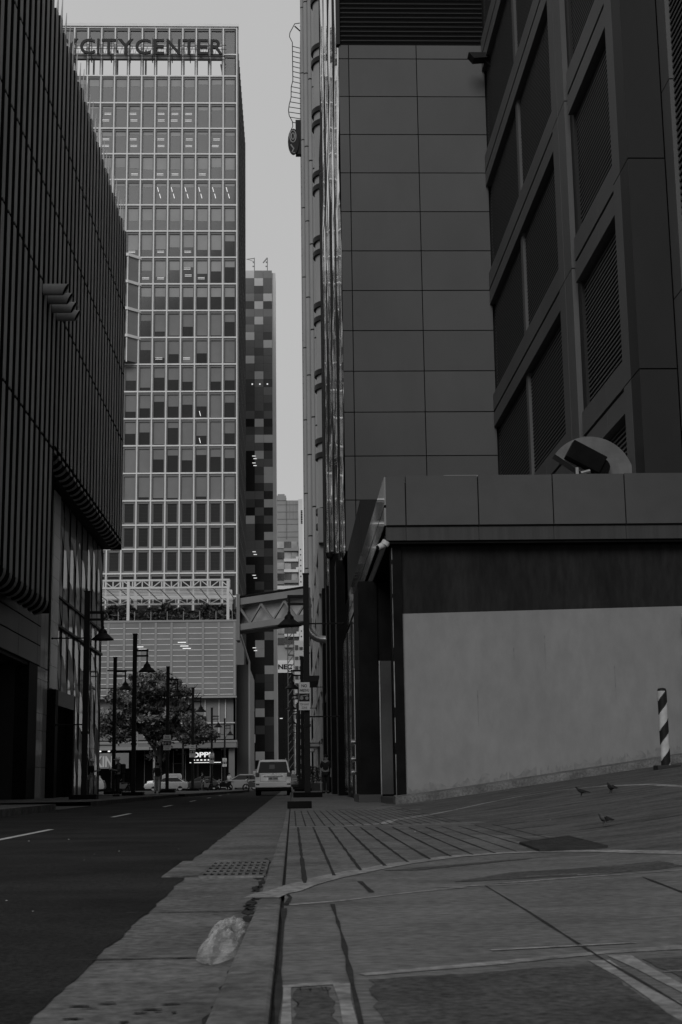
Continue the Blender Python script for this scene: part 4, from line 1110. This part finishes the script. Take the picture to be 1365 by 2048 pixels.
# striped bollard
bo = thing('bollard', 'black and white striped bollard beside the painted wall', 'bollard', (7.04, 27, G(7.04, 27)))
zb = G(7.04, 27); b = MB(); n, mrows = 28, 60; H = 1.4; rr = .088
def ring(j): return zb + .05 + H * j / mrows
for j in range(mrows):
    for k in range(n):
        t0, t1 = 2 * math.pi * k / n, 2 * math.pi * (k + 1) / n; z0, z1 = ring(j), ring(j + 1)
        ph_ = ((z0 - zb) / .56 - (math.cos((t0 + t1) / 2) * .22)) % 1
        b.face([(7.04 + rr * math.cos(t0), 27 + rr * math.sin(t0), z0), (7.04 + rr * math.cos(t1), 27 + rr * math.sin(t1), z0), (7.04 + rr * math.cos(t1), 27 + rr * math.sin(t1), z1), (7.04 + rr * math.cos(t0), 27 + rr * math.sin(t0), z1)], 1 if .0 < ph_ < .46 else 0)
b.build('post', ['bollard_white', 'bollard_black'], bo, smooth=True)
b = MB(); b.lathe([(.088, 0), (.075, .045), (.03, .06), (0, .06)], (7.04, 27, zb + .05 + H), 28); b.build('cap', 'bollard_black', bo, smooth=True)
b = MB(); b.box(6.84, 7.28, 26.82, 27.18, zb - .04, zb + .06); b.build('base', 'rubber', bo, bevel=.01)

# ================================================================== STREET LAMPS
def make_lamp(label):
    t = thing('street_lamp', label, 'street lamp', (0, 0, 0), 'black street lamps along the pavements')
    b = MB(); b.box(-.1, .1, -.1, .1, .16, 7.75); b.box(-.12, .12, -.12, .12, 7.75, 7.79); b.box(-.13, .13, -.13, .13, 2.4, 2.5); b.build('pole', 'pole_black', t)
    b = MB(); b.box(-.5, .5, -.4, .4, 0, .17); b.build('plinth', 'stone_black', t, bevel=.015)
    b = MB(); b.box(.1, .66, -.05, .05, 6.92, 7.02); b.box(.1, .66, -.05, .05, 6.66, 6.74); b.box(.56, .63, -.04, .04, 6.4, 6.95); b.build('arm', 'pole_black', t)
    b = MB(); b.lathe([(.02, .5), (.05, .48), (.06, .4), (.11, .36), (.16, .3), (.17, .22), (.24, .16), (.42, 0), (.42, -.03), (.38, -.03), (.2, .1), (0, .12)], (.6, 0, 5.95), 18); b.build('lamp_shade', 'pole_black', t, smooth=True)
    b = MB(); b.lathe([(0, -.02), (.17, 0), (.17, .04), (0, .06)], (.6, 0, 5.98), 12); b.build('lens', 'white_plastic', t, smooth=True)
    for z, L in ((6.0, 1.3), (2.75, 1.1)):
        b = MB(); b.tube([(-.1, 0, z), (-L, 0, z)], .028, 6); b.lathe([(0, -.05), (.05, 0), (0, .05)], (-L, 0, z), 8); b.build('banner_rod', 'pole_black', t)
    return t
LA = make_lamp('black street lamp nearest on the far-side pavement, before the glass podium')
def place(px, d, z=.15): return ((px - 583) / 2844 * d, d, z)
LA.location = (-7.75, 54.2, .15); OFF[LA.name] = Vector(LA.location)
LAMPS = [(-7.65, 70, 0, 'black street lamp second along, between the near lamp and the tree'), (-7.75, 90, 0, 'black street lamp bearing a parking sign in front of the tree crown'),
         (-10.2, 83, 0, 'slimmer-looking black street lamp beside the capped man, tree behind'), (-7.55, 110, 0, 'black street lamp with a parking sign at the tree edge'),
         (-11.3, 150, 0, 'distant black street lamp seen between tree and signed lamps'), (-7.6, 137, 0, 'far street lamp with a parking sign by the glowing shop sign'),
         (-7.45, 160, 0, 'farthest street lamp with a parking sign, at the podium corner'), (-7.4, 184, 0, 'thin distant street lamp just before the podium side wall')]
for x, y, rz, lab in LAMPS: dup(LA, (x, y, .0 if y > 112 else .15), rz, lab)
RL = [(.53, 50, 'tall black street lamp with a parking sign beside the kerb, nearest the panelled wall', 1.0), (.62, 84, 'black street lamp directly behind the near kerbside lamp', 1.0), (.55, 108, 'third black lamp in the kerbside row past the white car', 1.), (.55, 133, 'fourth black lamp in the kerbside row past the white car', 1.),
      (.6, 160, 'fifth black lamp in the kerbside row, far past the white car', 1.), (.6, 190, 'farthest black lamp in the kerbside row under the skywalk', 1.)]
for x, y, lab, s_ in RL: dup(LA, (x, y, .15), math.pi, lab, s_)
pl = thing('plinth', 'lone dark granite plinth on the kerb in front of the lamp', 'plinth', (.14, 28.8, .15))
b = MB(); b.box(-.1, .38, 28.5, 29.0, .15, .29); b.build('block', 'stone_black', pl, bevel=.012)

# ================================================================== NO PARKING SIGNS
def make_sign(label, loc, wd, ht):
    x, y, z = loc
    t = thing('parking_sign', label, 'road sign', loc, 'no parking signs on the lamp posts')
    b = MB(); b.box(x - wd / 2, x + wd / 2, y - .02, y, z, z + ht); b.build('plate', 'sign_white', t)
    b = MB(); f = wd * .84
    text_into(b, 'NO', x - f * .3, y - .02, z + ht * .82, ht * .11, f * .6, .008, bold=.02)
    text_into(b, 'PARKING', x - f / 2, y - .02, z + ht * .66, ht * .1, f, .008, bold=.02)
    text_into(b, 'TOW AWAY', x - f / 2, y - .02, z + ht * .17, ht * .075, f, .008)
    text_into(b, 'ZONE', x - f * .3, y - .02, z + ht * .05, ht * .075, f * .6, .008)
    b.build('lettering', 'sign_black', t)
    b = MB(); b.box(x - wd * .48, x + wd * .48, y - .026, y - .02, z + ht * .31, z + ht * .6, 0)
    for dx in (-.24, .24):
        ring = [(x + wd * dx + wd * .16 * math.cos(2 * math.pi * k / 12), z + ht * .43 + wd * .16 * math.sin(2 * math.pi * k / 12)) for k in range(12)]
        b.prism(ring, 'y', y - .032, y - .026, 1)
    b.bar((x - wd * .35, y - .03, z + ht * .5), (x + wd * .35, y - .03, z + ht * .54), .01, wd * .08, 1)
    b.build('pictogram', ['sign_black', 'sign_grey'], t)
    b = MB(); b.box(x - .05, x + .05, y, y + .03, z + .1, z + ht - .1); b.build('bracket', 'pole_black', t)
    return t
make_sign('no parking sign on the tall lamp post beside the kerb', (.44, 49.8, 3.12), .38, .96)
for x, y, z, lab in ((-7.75, 89.8, 2.75, 'no parking sign on the lamp post before the tree, largest across the road'), (-7.55, 109.8, 2.65, 'no parking sign on the lamp post at the tree edge'),
                     (-7.6, 136.8, 2.55, 'no parking sign partly over the glowing shop letters'), (-7.45, 159.8, 2.5, 'farthest no parking sign, by the podium corner')):
    make_sign(lab, (x, y, z), .46, .92)

# ================================================================== TREE
tr = thing('tree', 'broad leafy street tree spreading before the podium', 'tree', (-11.6, 125, 0))
random.seed(17)
b = MB()
b.tube([(-11.6, 125, -.05), (-11.5, 125, 1.6), (-11.35, 125, 3.2)], [.3, .24, .22], 10)
tips = []
for k in range(11):
    a = 2 * math.pi * k / 11 + random.uniform(-.2, .2); rr_ = random.uniform(2.2, 4.0)
    q = Vector((-11.6 + rr_ * math.cos(a), 125 + rr_ * .8 * math.sin(a), random.uniform(5.6, 8.6))); mid = Vector((-11.4, 125, 3.1)).lerp(q, .5) + Vector((0, 0, .5))
    b.tube([(-11.38, 125, 2.9), mid, q], [.14, .09, .03], 7); tips.append(q)
    for j in range(3):
        q2 = q + Vector((random.uniform(-1.2, 1.2), random.uniform(-1.2, 1.2), random.uniform(-.3, 1.2))); b.tube([mid.lerp(q, .6), q2], [.04, .015], 5); tips.append(q2)
b.build('trunk', 'bark', tr, smooth=True)
cl = []
for k in range(170):
    u = random.uniform(-1, 1); x = -11.85 + 4.9 * u
    top = 10.2 * (1 - .42 * abs(u) ** 2.1) - (1.6 if u > .55 else 0) ; bot = 3.2 + 1.7 * abs(u)
    z = bot + (top - bot) * random.random() ** .75
    cl.append((x, 125 + random.uniform(-3.2, 3.2) * math.sqrt(max(.1, 1 - u * u)), z, random.uniform(.45, .95), random.choice((0, 0, 1, 1, 2))))
def tf():
    x, y, z, r_, t_ = random.choice(cl)
    d = Vector((random.gauss(0, 1), random.gauss(0, 1), random.gauss(0, .55))); d = d.normalized() * r_ * random.random() ** .4
    m_ = t_ if random.random() < .7 else random.choice((0, 1, 2))
    return (x + d.x * 1.15, y + d.y, z + d.z * .75), m_
leaves(32000, tf, .17, ['leaf_dark', 'leaf', 'leaf_light'], 'crown', tr)
random.seed(8)
fr_ = thing('scaffold_rail', 'pale pipe railing standing under the tree before the shops', 'railing', (-18.5, 150, 0))
b = MB()
for x in (-20.4, -18.3, -16): b.tube([(x, 150, 4.4), (x, 150, 7.6)], .06, 6)
for z in (4.9, 6.1, 7.2): b.tube([(-21, 150, z), (-15, 150, z)], .05, 6)
b.build('rail', 'steel_mid', fr_)
b = MB(); b.box(-21.5, -14, 149.6, 151, 4.2, 4.5); 
for x in (-21.2, -14.3): b.box(x - .1, x + .1, 150.2, 150.4, -.04, 4.2)
b.build('platform', 'steel_mid', fr_)

# ================================================================== VEHICLES
def car_body(t, prof_low, w, prof_cab, wr, z_belt, mat, L):
    """hull and cabin seen from any side; x across, y along (rear at y = 0, towards +Y)"""
    b = MB(); n = len(prof_low)
    def ringx(pts, s): return pts
    st = [(-w, .0), (-w * .97, .0), (w * .97, .0), (w, .0)]
    cx = [-w, w]
    # hull: profile extruded with tucked edges
    secs = [(-w, .93), (-w * .985, .985), (-w * .93, 1), (w * .93, 1), (w * .985, .985), (w, .93)]
    cyp = sum(p[0] for p in prof_low) / n; czp = sum(p[1] for p in prof_low) / n
    rings = []
    for x, s in secs: rings.append([(x, cyp + (y - cyp) * (.5 + s / 2), czp + (z - czp) * s) for y, z in prof_low])
    for A_, B_ in zip(rings, rings[1:]):
        for i in range(n): b.face([A_[i], A_[(i + 1) % n], B_[(i + 1) % n], B_[i]])
    b.face(rings[0]); b.face(rings[-1][::-1])
    # cabin
    y0, y1, y2, y3, zt = prof_cab     # rear foot, rear top, front top, front foot
    f = [(-w * .95, y0, z_belt), (w * .95, y0, z_belt), (w * .95, y3, z_belt), (-w * .95, y3, z_belt)]
    g = [(-wr, y1, zt - .06), (wr, y1, zt - .06), (wr, y2, zt - .06), (-wr, y2, zt - .06)]
    h = [(-wr * .88, y1 + .12, zt), (wr * .88, y1 + .12, zt), (wr * .88, y2 - .15, zt), (-wr * .88, y2 - .15, zt)]
    for A_, B_ in ((f, g), (g, h)):
        for i in range(4): j = (i + 1) % 4; b.face([A_[i], A_[j], B_[j], B_[i]])
    b.face(h)
    b.build('body', mat, t, smooth=True, bevel=.05)
    def lerp(p, q, k): return tuple(p[i] + (q[i] - p[i]) * k for i in range(3))
    def inset(a, c, d, e, mx_, lo_, hi_, nrm):
        out = []
        for (p, q, k) in ((a, e, lo_), (c, d, lo_), (c, d, hi_), (a, e, hi_)): out.append(Vector(lerp(p, q, k)))
        cen = sum(out, Vector()) / 4
        return [tuple(cen + Vector(((v.x - cen.x) * mx_, (v.y - cen.y) * mx_, v.z - cen.z)) + Vector(nrm) * .012) for v in out]
    for nm, q, nrm in (('rear_window', (f[0], f[1], g[1], g[0]), (0, -1, .2)), ('windscreen', (f[2], f[3], g[3], g[2]), (0, 1, .3)), ('side_window', (f[1], f[2], g[2], g[1]), (1, 0, .2)), ('side_window', (f[3], f[0], g[0], g[3]), (-1, 0, .2))):
        b = MB(); b.face(inset(*q, .9, .08, .92, nrm)); b.build(nm, 'car_glass', t, recalc=False)
def wheels(t, w, r, ys):
    for s in (-1, 1):
        for y in ys:
            b = MB(); b.tube([(s * (w - .24), y, r), (s * (w - .02), y, r)], r, 18); wo_ = b.build('wheel', 'tyre', t, smooth=True)
            b = MB(); b.tube([(s * (w - .06), y, r), (s * (w + .0), y, r)], r * .64, 14); b.build('rim', 'rim', wo_)
sv = thing('parked_car', 'white off-road wagon seen from behind, parked at the kerb', 'car', (-1.0, 76, 0))
SVP = Vector((-1.0, 76, 0)); OFF[sv.name] = Vector((0, 0, 0))
car_body(sv, [(0, .5), (.02, .95), (.1, 1.12), (3.3, 1.12), (4.6, .98), (4.75, .6), (4.6, .42), (.1, .42)], .95, (.08, .4, 2.6, 3.45, 1.86), .74, 1.1, 'car_white', 4.75)
wheels(sv, .95, .38, (.95, 3.7))
b = MB(); b.box(-.93, .93, -.1, .1, .42, .72); b.build('bumper', 'car_white', sv, bevel=.04)
b = MB(); b.box(-.9, .9, .0, .3, .3, .42); b.box(-.75, .75, .5, 4.2, .22, .42); b.build('underside', 'car_black', sv)
b = MB()
for s in (-1, 1): b.box(s * .72, s * .9, -.115, -.1, .55, .62)
b.build('reflector', 'tail_lamp', sv)
for s in (-1, 1):
    b = MB(); b.box(s * .72, s * .93, -.03, .25, .98, 1.2); b.build('tail_light', 'tail_lamp', sv, bevel=.02)
    b = MB(); b.tube([(s * .66, .5, 1.9), (s * .66, 2.5, 1.9)], .03, 6); b.build('roof_rail', 'galvanised', sv)
    b = MB(); b.box(s * .98, s * 1.14, 3.0, 3.12, 1.1, 1.3); b.build('wing_mirror', 'car_white', sv, bevel=.03)
b = MB(); b.box(-.5, .5, -.03, 0.03, .99, 1.05); b.build('trim', 'chrome', sv)
b = MB(); b.tube([(0, -.04, 1.08), (0, .02, 1.08)], .07, 12); b.build('badge', 'chrome', sv)
b = MB(); b.box(-.26, .26, -.025, .03, .8, .96, 0); [b.box(-.2 + .055 * k, -.165 + .055 * k, -.03, -.0255, .84, .92, 1) for k in range(8) if k != 3]; b.build('number_plate', ['sign_white', 'sign_black'], sv)
b = MB(); b.box(-.68, .68, .0, .012, .72, .735); b.box(-.68, -.67, .0, .012, .72, 1.1); b.box(.67, .68, .0, .012, .72, 1.1); b.build('tailgate_seam', 'car_black', sv)
b = MB(); b.box(-.2, .08, .2, .215, 1.3, 1.6); b.build('window_sticker', 'sign_grey', sv)
sv.location = SVP
def sedan(label, loc, rz, mat, tall=0.):
    t = thing('parked_car', label, 'car', (0, 0, 0), 'cars parked in front of the shops')
    car_body(t, [(0, .45), (.03, .8), (.15, .95 + tall), (3.2, .93 + tall), (4.3, .78 + tall), (4.42, .5), (4.3, .28), (.12, .28)], .87, (.35 - tall, 1.05 - tall * 2, 2.35, 3.35, 1.45 + tall * 1.6), .6, .92 + tall, mat, 4.4)
    wheels(t, .87, .32, (.8, 3.45))
    for s in (-1, 1):
        b = MB(); b.box(s * .6, s * .84, -.015, .1, .68, .84); b.build('tail_light', 'tail_lamp', t)
        b = MB(); b.box(s * .55, s * .82, 4.25, 4.37, .6, .74); b.build('headlight', 'white_plastic', t)
        b = MB(); b.box(s * .89, s * 1.04, 2.95, 3.05, .9, 1.03); b.build('wing_mirror', mat, t)
    t.location = loc; t.rotation_euler = (0, 0, rz); OFF[t.name] = Vector(loc); return t
q = math.pi / 2
sedan('silver saloon partly hidden by the walking man and a lamp post', (-10.4, 146, -.05), q, 'car_silver')
sedan('dark saloon parked between the signed lamp posts', (-7.3, 150, -.05), q, 'car_dark')
sedan('pale hatchback nosing out behind the white wagon', (-3.0, 146, -.05), q, 'car_pale', .1)
sedan('white boxy car parked beyond the capped man under the shop board', (-21.3, 166, -.05), q, 'car_pale', .22)
sedan('light van-like car half hidden behind the tree trunk', (-12.4, 168, -.05), q, 'car_silver', .3)
t = sedan('dark oncoming car with a bright headlight right of the white wagon', (.1, 135, -.0), math.pi, 'car_dark')
for s in (-1, 1):
    b = MB(); b.tube([(s * .65, 4.36, .67), (s * .65, 4.42, .67)], .09, 10)
    o = b.build('headlight', 'lamp_lit', None); o.parent = t
def make_bike(label, loc, rz):
    t = thing('motorcycle', label, 'motorcycle', (0, 0, 0), 'parked motorcycles')
    for y in (-.62, .65):
        b = MB(); ring = [(0, y + .27 * math.cos(2 * math.pi * k / 16), .31 + .27 * math.sin(2 * math.pi * k / 16)) for k in range(17)]; b.tube(ring, .055, 6, cap=False); b.tube([(-.05, y, .31), (.05, y, .31)], .08, 8); b.build('wheel', 'tyre', t)
    b = MB(); b.prism([(-.5, .35), (.35, .35), (.45, .75), (.2, .88), (-.1, .7), (-.7, .78), (-.75, .65)], 'x', -.13, .13); b.build('body', 'car_dark', t, bevel=.03)
    b = MB(); b.box(-.13, .13, -.75, .05, .76, .86); b.build('seat', 'car_black', t, bevel=.03)
    b = MB(); b.tube([(0, .68, .31), (0, .5, .95)], .04, 8); b.tube([(-.34, .36, 1.05), (0, .48, .98), (.34, .36, 1.05)], .022, 6); b.build('handlebar', 'chrome', t)
    b = MB(); b.tube([(0, .52, .9), (0, .66, .88)], .09, 10); b.build('headlight', 'white_plastic', t)
    for s in (-1, 1): b = MB(); b.tube([(s * .3, .38, 1.04), (s * .36, .38, 1.2)], .05, 6); b.build('wing_mirror', 'car_black', t)
    t.location = loc; t.rotation_euler = (0, 0, rz); OFF[t.name] = Vector(loc); return t
mb_ = make_bike('dark motorcycle parked close behind the white wagon', (-3.1, 116, 0), 1.2)
for loc, rz, lab in (((-7.3, 125, .0), .5, 'dark motorcycle beside the dark saloon and signed lamp'), ((-13.8, 118, .0), .9, 'dark motorcycle in the shade beneath the tree'), ((.75, 112, .15), 2.9, 'dark motorcycle on the kerbside pavement past the lamp'), ((-6.2, 132, 0), 2.2, 'far motorcycle between the last signed lamps')):
    r = mb_.copy(); C.objects.link(r); r.location = loc; r.rotation_euler = (0, 0, rz); r['label'] = lab
    for ch in list(mb_.children): c = ch.copy(); C.objects.link(c); c.parent = r

# ================================================================== PEOPLE
def person(label, loc, rz, shirt, trousers, stride=.0, cap=None, pack=False, reach=False, hgt=1.72, hair='hair'):
    t = thing('person', label, 'person', (0, 0, 0)); s = hgt / 1.72
    # x across, y forward
    J = [(0, 0, .95, (.15, .1))]; E_ = []
    def add(p, par): J.append(p); E_.append((par, len(J) - 1)); return len(J) - 1
    sp_ = add((0, 0, 1.15, (.14, .1)), 0); ch = add((0, .0, 1.36, (.17, .11)), sp_); nk = add((0, .01, 1.48, (.06, .06)), ch)
    hb = add((0, .03, 1.56, (.075, .085)), nk); ht = add((0, .03, 1.66, (.075, .09)), hb); add((0, .025, 1.71, (.04, .05)), ht)
    LG, AR = [], []
    for sd_, ph in ((-1, 1), (1, -1)):
        hp = add((sd_ * .09, 0, .9, .085), 0); k = add((sd_ * .1, stride * ph * .16 + .03, .5, .062), hp); a = add((sd_ * .1, stride * ph * .34 - .02, .09, .043), k); f_ = add((sd_ * .11, stride * ph * .34 + .15, .045, .04), a)
        LG.append((hp, k, a, f_))
        sh = add((sd_ * .19, 0, 1.4, .058), ch)
        if reach: el = add((sd_ * .23, .06, 1.14, .045), sh); wr_ = add((sd_ * .08, .3, 1.2, .033), el); hn = add((sd_ * .04, .37, 1.23, (.035, .025)), wr_)
        else: el = add((sd_ * .24, -stride * ph * .08 - .02, 1.12, .045), sh); wr_ = add((sd_ * .24, -stride * ph * .18 + .06, .88, .033), el); hn = add((sd_ * .23, -stride * ph * .2 + .08, .79, (.035, .025)), wr_)
        for q_ in range(4): add((J[hn][0] + sd_ * (.012 * q_ - .02) , J[hn][1] + .03, J[hn][2] - (.07 - .006 * abs(q_ - 1)), .009), hn)
        add((J[hn][0] - sd_ * .03, J[hn][1] + .04, J[hn][2] - .03, .01), hn)
        AR.append((sh, el, wr_, hn))
    body = skin_mesh('body', J, E_, t, 'skin')
    # clothing follows the same joints, a little fuller
    def sub(ids, edges, grow, name, mat, extra=()):
        js = []
        for i in ids:
            x, y, z, r_ = J[i]; r_ = r_ if isinstance(r_, tuple) else (r_, r_); js.append((x, y, z, (r_[0] + grow, r_[1] + grow)))
        return skin_mesh(name, js, edges, t, mat)
    ids = [0, sp_, ch] + [AR[0][0], AR[0][1], AR[1][0], AR[1][1]]
    sub(ids, [(0, 1), (1, 2), (2, 3), (3, 4), (2, 5), (5, 6)], .022, 'shirt', shirt)
    ids = [0] + [i for L in LG for i in L[:3]]
    sub(ids, [(0, 1), (1, 2), (2, 3), (0, 4), (4, 5), (5, 6)], .02, 'trousers', trousers)
    for L in LG:
        x, y, z, _ = J[L[3]]; b = MB(); b.box(x - .05, x + .05, y - .2, y + .06, 0, .09); o = b.build('shoe', 'cloth_dark', None, bevel=.025); o.parent = t
    # face and hair
    b = MB()
    for e in (-.032, .032): b.box(e - .012, e + .012, .118, .124, 1.6, 1.612, 1)
    b.box(-.01, .01, .115, .14, 1.56, 1.6, 0); b.box(-.024, .024, .112, .12, 1.53, 1.538, 1)
    for e in (-.085, .085): b.box(e - .012, e + .012, .01, .05, 1.57, 1.63, 0)
    o = b.build('face', ['skin', 'hair'], None); o.parent = t
    b = MB(); n_ = 14
    b.lathe([(.088, 0), (.1, .05), (.09, .1), (.05, .14), (.0, .15)], (0, .015, 1.61), n_); o = b.build('hair', hair, None, smooth=True); o.parent = t
    if cap:
        b = MB(); b.lathe([(.108, 0), (.108, .05), (.08, .1), (0, .125)], (0, .02, 1.645), n_); b.box(-.07, .07, .1, .22, 1.645, 1.66); o = b.build('cap', cap, None, smooth=True); o.parent = t
    if pack:
        b = MB(); b.box(-.15, .15, -.33, -.12, 1.0, 1.45); o = b.build('backpack', 'cloth_dark', None, bevel=.06); o.parent = t; o.name = 'backpack'
        b = MB()
        for e in (-.12, .12): b.tube([(e, -.13, 1.42), (e, .0, 1.5), (e, .14, 1.36), (e, .1, 1.1)], .022, 6)
        o = b.build('strap', 'cloth_dark', None); o.parent = t
    if reach:
        b = MB(); b.box(-.04, .04, .4, .42, 1.2, 1.34); o = b.build('phone', 'sign_white', None); o.parent = t
    t.location = loc; t.rotation_euler = (0, 0, rz); t.scale = (s, s, s); OFF[t.name] = Vector(loc); return t
person('person in a pale cap and backpack looking at a phone beside the lamp', (-7.9, 66, .15), 1.9, 'cloth_mid', 'cloth_dark', cap='cloth_white', pack=True, reach=True)
person('person in a white cap and pale trousers standing against the glass podium', (-9.6, 69.5, .15), -1.2, 'cloth_dark', 'cloth_light', .2, cap='cloth_white', reach=True)
person('person with a dark backpack walking away under the tree', (-7.75, 83.5, .15), .1, 'cloth_mid', 'cloth_light', .7, pack=True)
person('person in dark clothes standing by the shop windows on the near pavement', (1.55, 66, .15), 2.9, 'cloth_dark', 'cloth_dark', .1)
person('person in a dark top standing beside the dark saloon and motorcycle', (-7.9, 128, .0), 2.0, 'cloth_dark', 'cloth_mid')
person('person in dark clothing on the near pavement beyond the lamp', (.95, 96, .15), 3.0, 'cloth_dark', 'cloth_dark', .5)
person('person in a pale top near the last signed lamp', (-6.5, 150, .0), 2.5, 'cloth_light', 'cloth_dark', .3)

# ================================================================== PLANTS, PLANTERS, BIRDS
for (x, y, r_, lab) in ((1.35, 88, .5, 'round dark shrub in a planter past the kerbside lamp'), (1.75, 74, .35, 'small dark shrub in a planter by the shop windows')):
    s = thing('planter_shrub', lab, 'shrub', (x, y, .15))
    b = MB(); b.box(x - r_ * .7, x + r_ * .7, y - r_ * .7, y + r_ * .7, .15, .62); b.build('planter', 'dark_stone', s, bevel=.02)
    def sf():
        d = Vector((random.gauss(0, 1), random.gauss(0, 1), random.gauss(0, 1))).normalized() * r_ * random.random() ** .4
        return (x + d.x, y + d.y, .62 + r_ + d.z * 1.1), random.choice((0, 0, 1))
    leaves(420, sf, .09, ['leaf_dark', 'leaf'], 'foliage', s)
def bird(label, x, y, rz, s, mat):
    t = thing('pigeon', label, 'pigeon', (0, 0, 0), 'pigeons on the driveway paving')
    J = [(0, -.02, .11, (.048, .042)), (0, .06, .125, (.045, .045)), (0, .1, .16, (.022, .022)), (0, .12, .195, (.024, .024)), (0, .155, .19, (.007, .006)),
         (0, -.1, .1, (.03, .016)), (0, -.19, .085, (.024, .006)), (-.02, .02, .06, .012), (-.02, .02, .008, .005), (-.02, .05, .005, .005), (.02, .02, .06, .012), (.02, .02, .008, .005), (.02, .05, .005, .005)]
    skin_mesh('body', J, [(0, 1), (1, 2), (2, 3), (3, 4), (0, 5), (5, 6), (0, 7), (7, 8), (8, 9), (0, 10), (10, 11), (11, 12)], t, mat, 2)
    for e in (-1, 1):
        b = MB(); b.prism([(.07, .14), (.02, .155), (-.1, .115), (-.17, .095), (-.06, .085), (.04, .1)], 'x', e * .045, e * .056); o = b.build('wing', 'bird_dark', None); o.parent = t
    t.location = (x, y, G(x, y) + .012); t.rotation_euler = (0, 0, rz); t.scale = (s,) * 3
bird('plump pigeon standing nearest, alone right of the rubber mat', 2.68, 12.4, 2.2, .55, 'bird_mid')
bird('pigeon crouching nearer the painted wall, facing sideways', 3.96, 19.7, 1.2, .62, 'bird_dark')
bird('pigeon standing upright between its mate and the bollard', 4.3, 19.4, .4, .66, 'bird_dark')
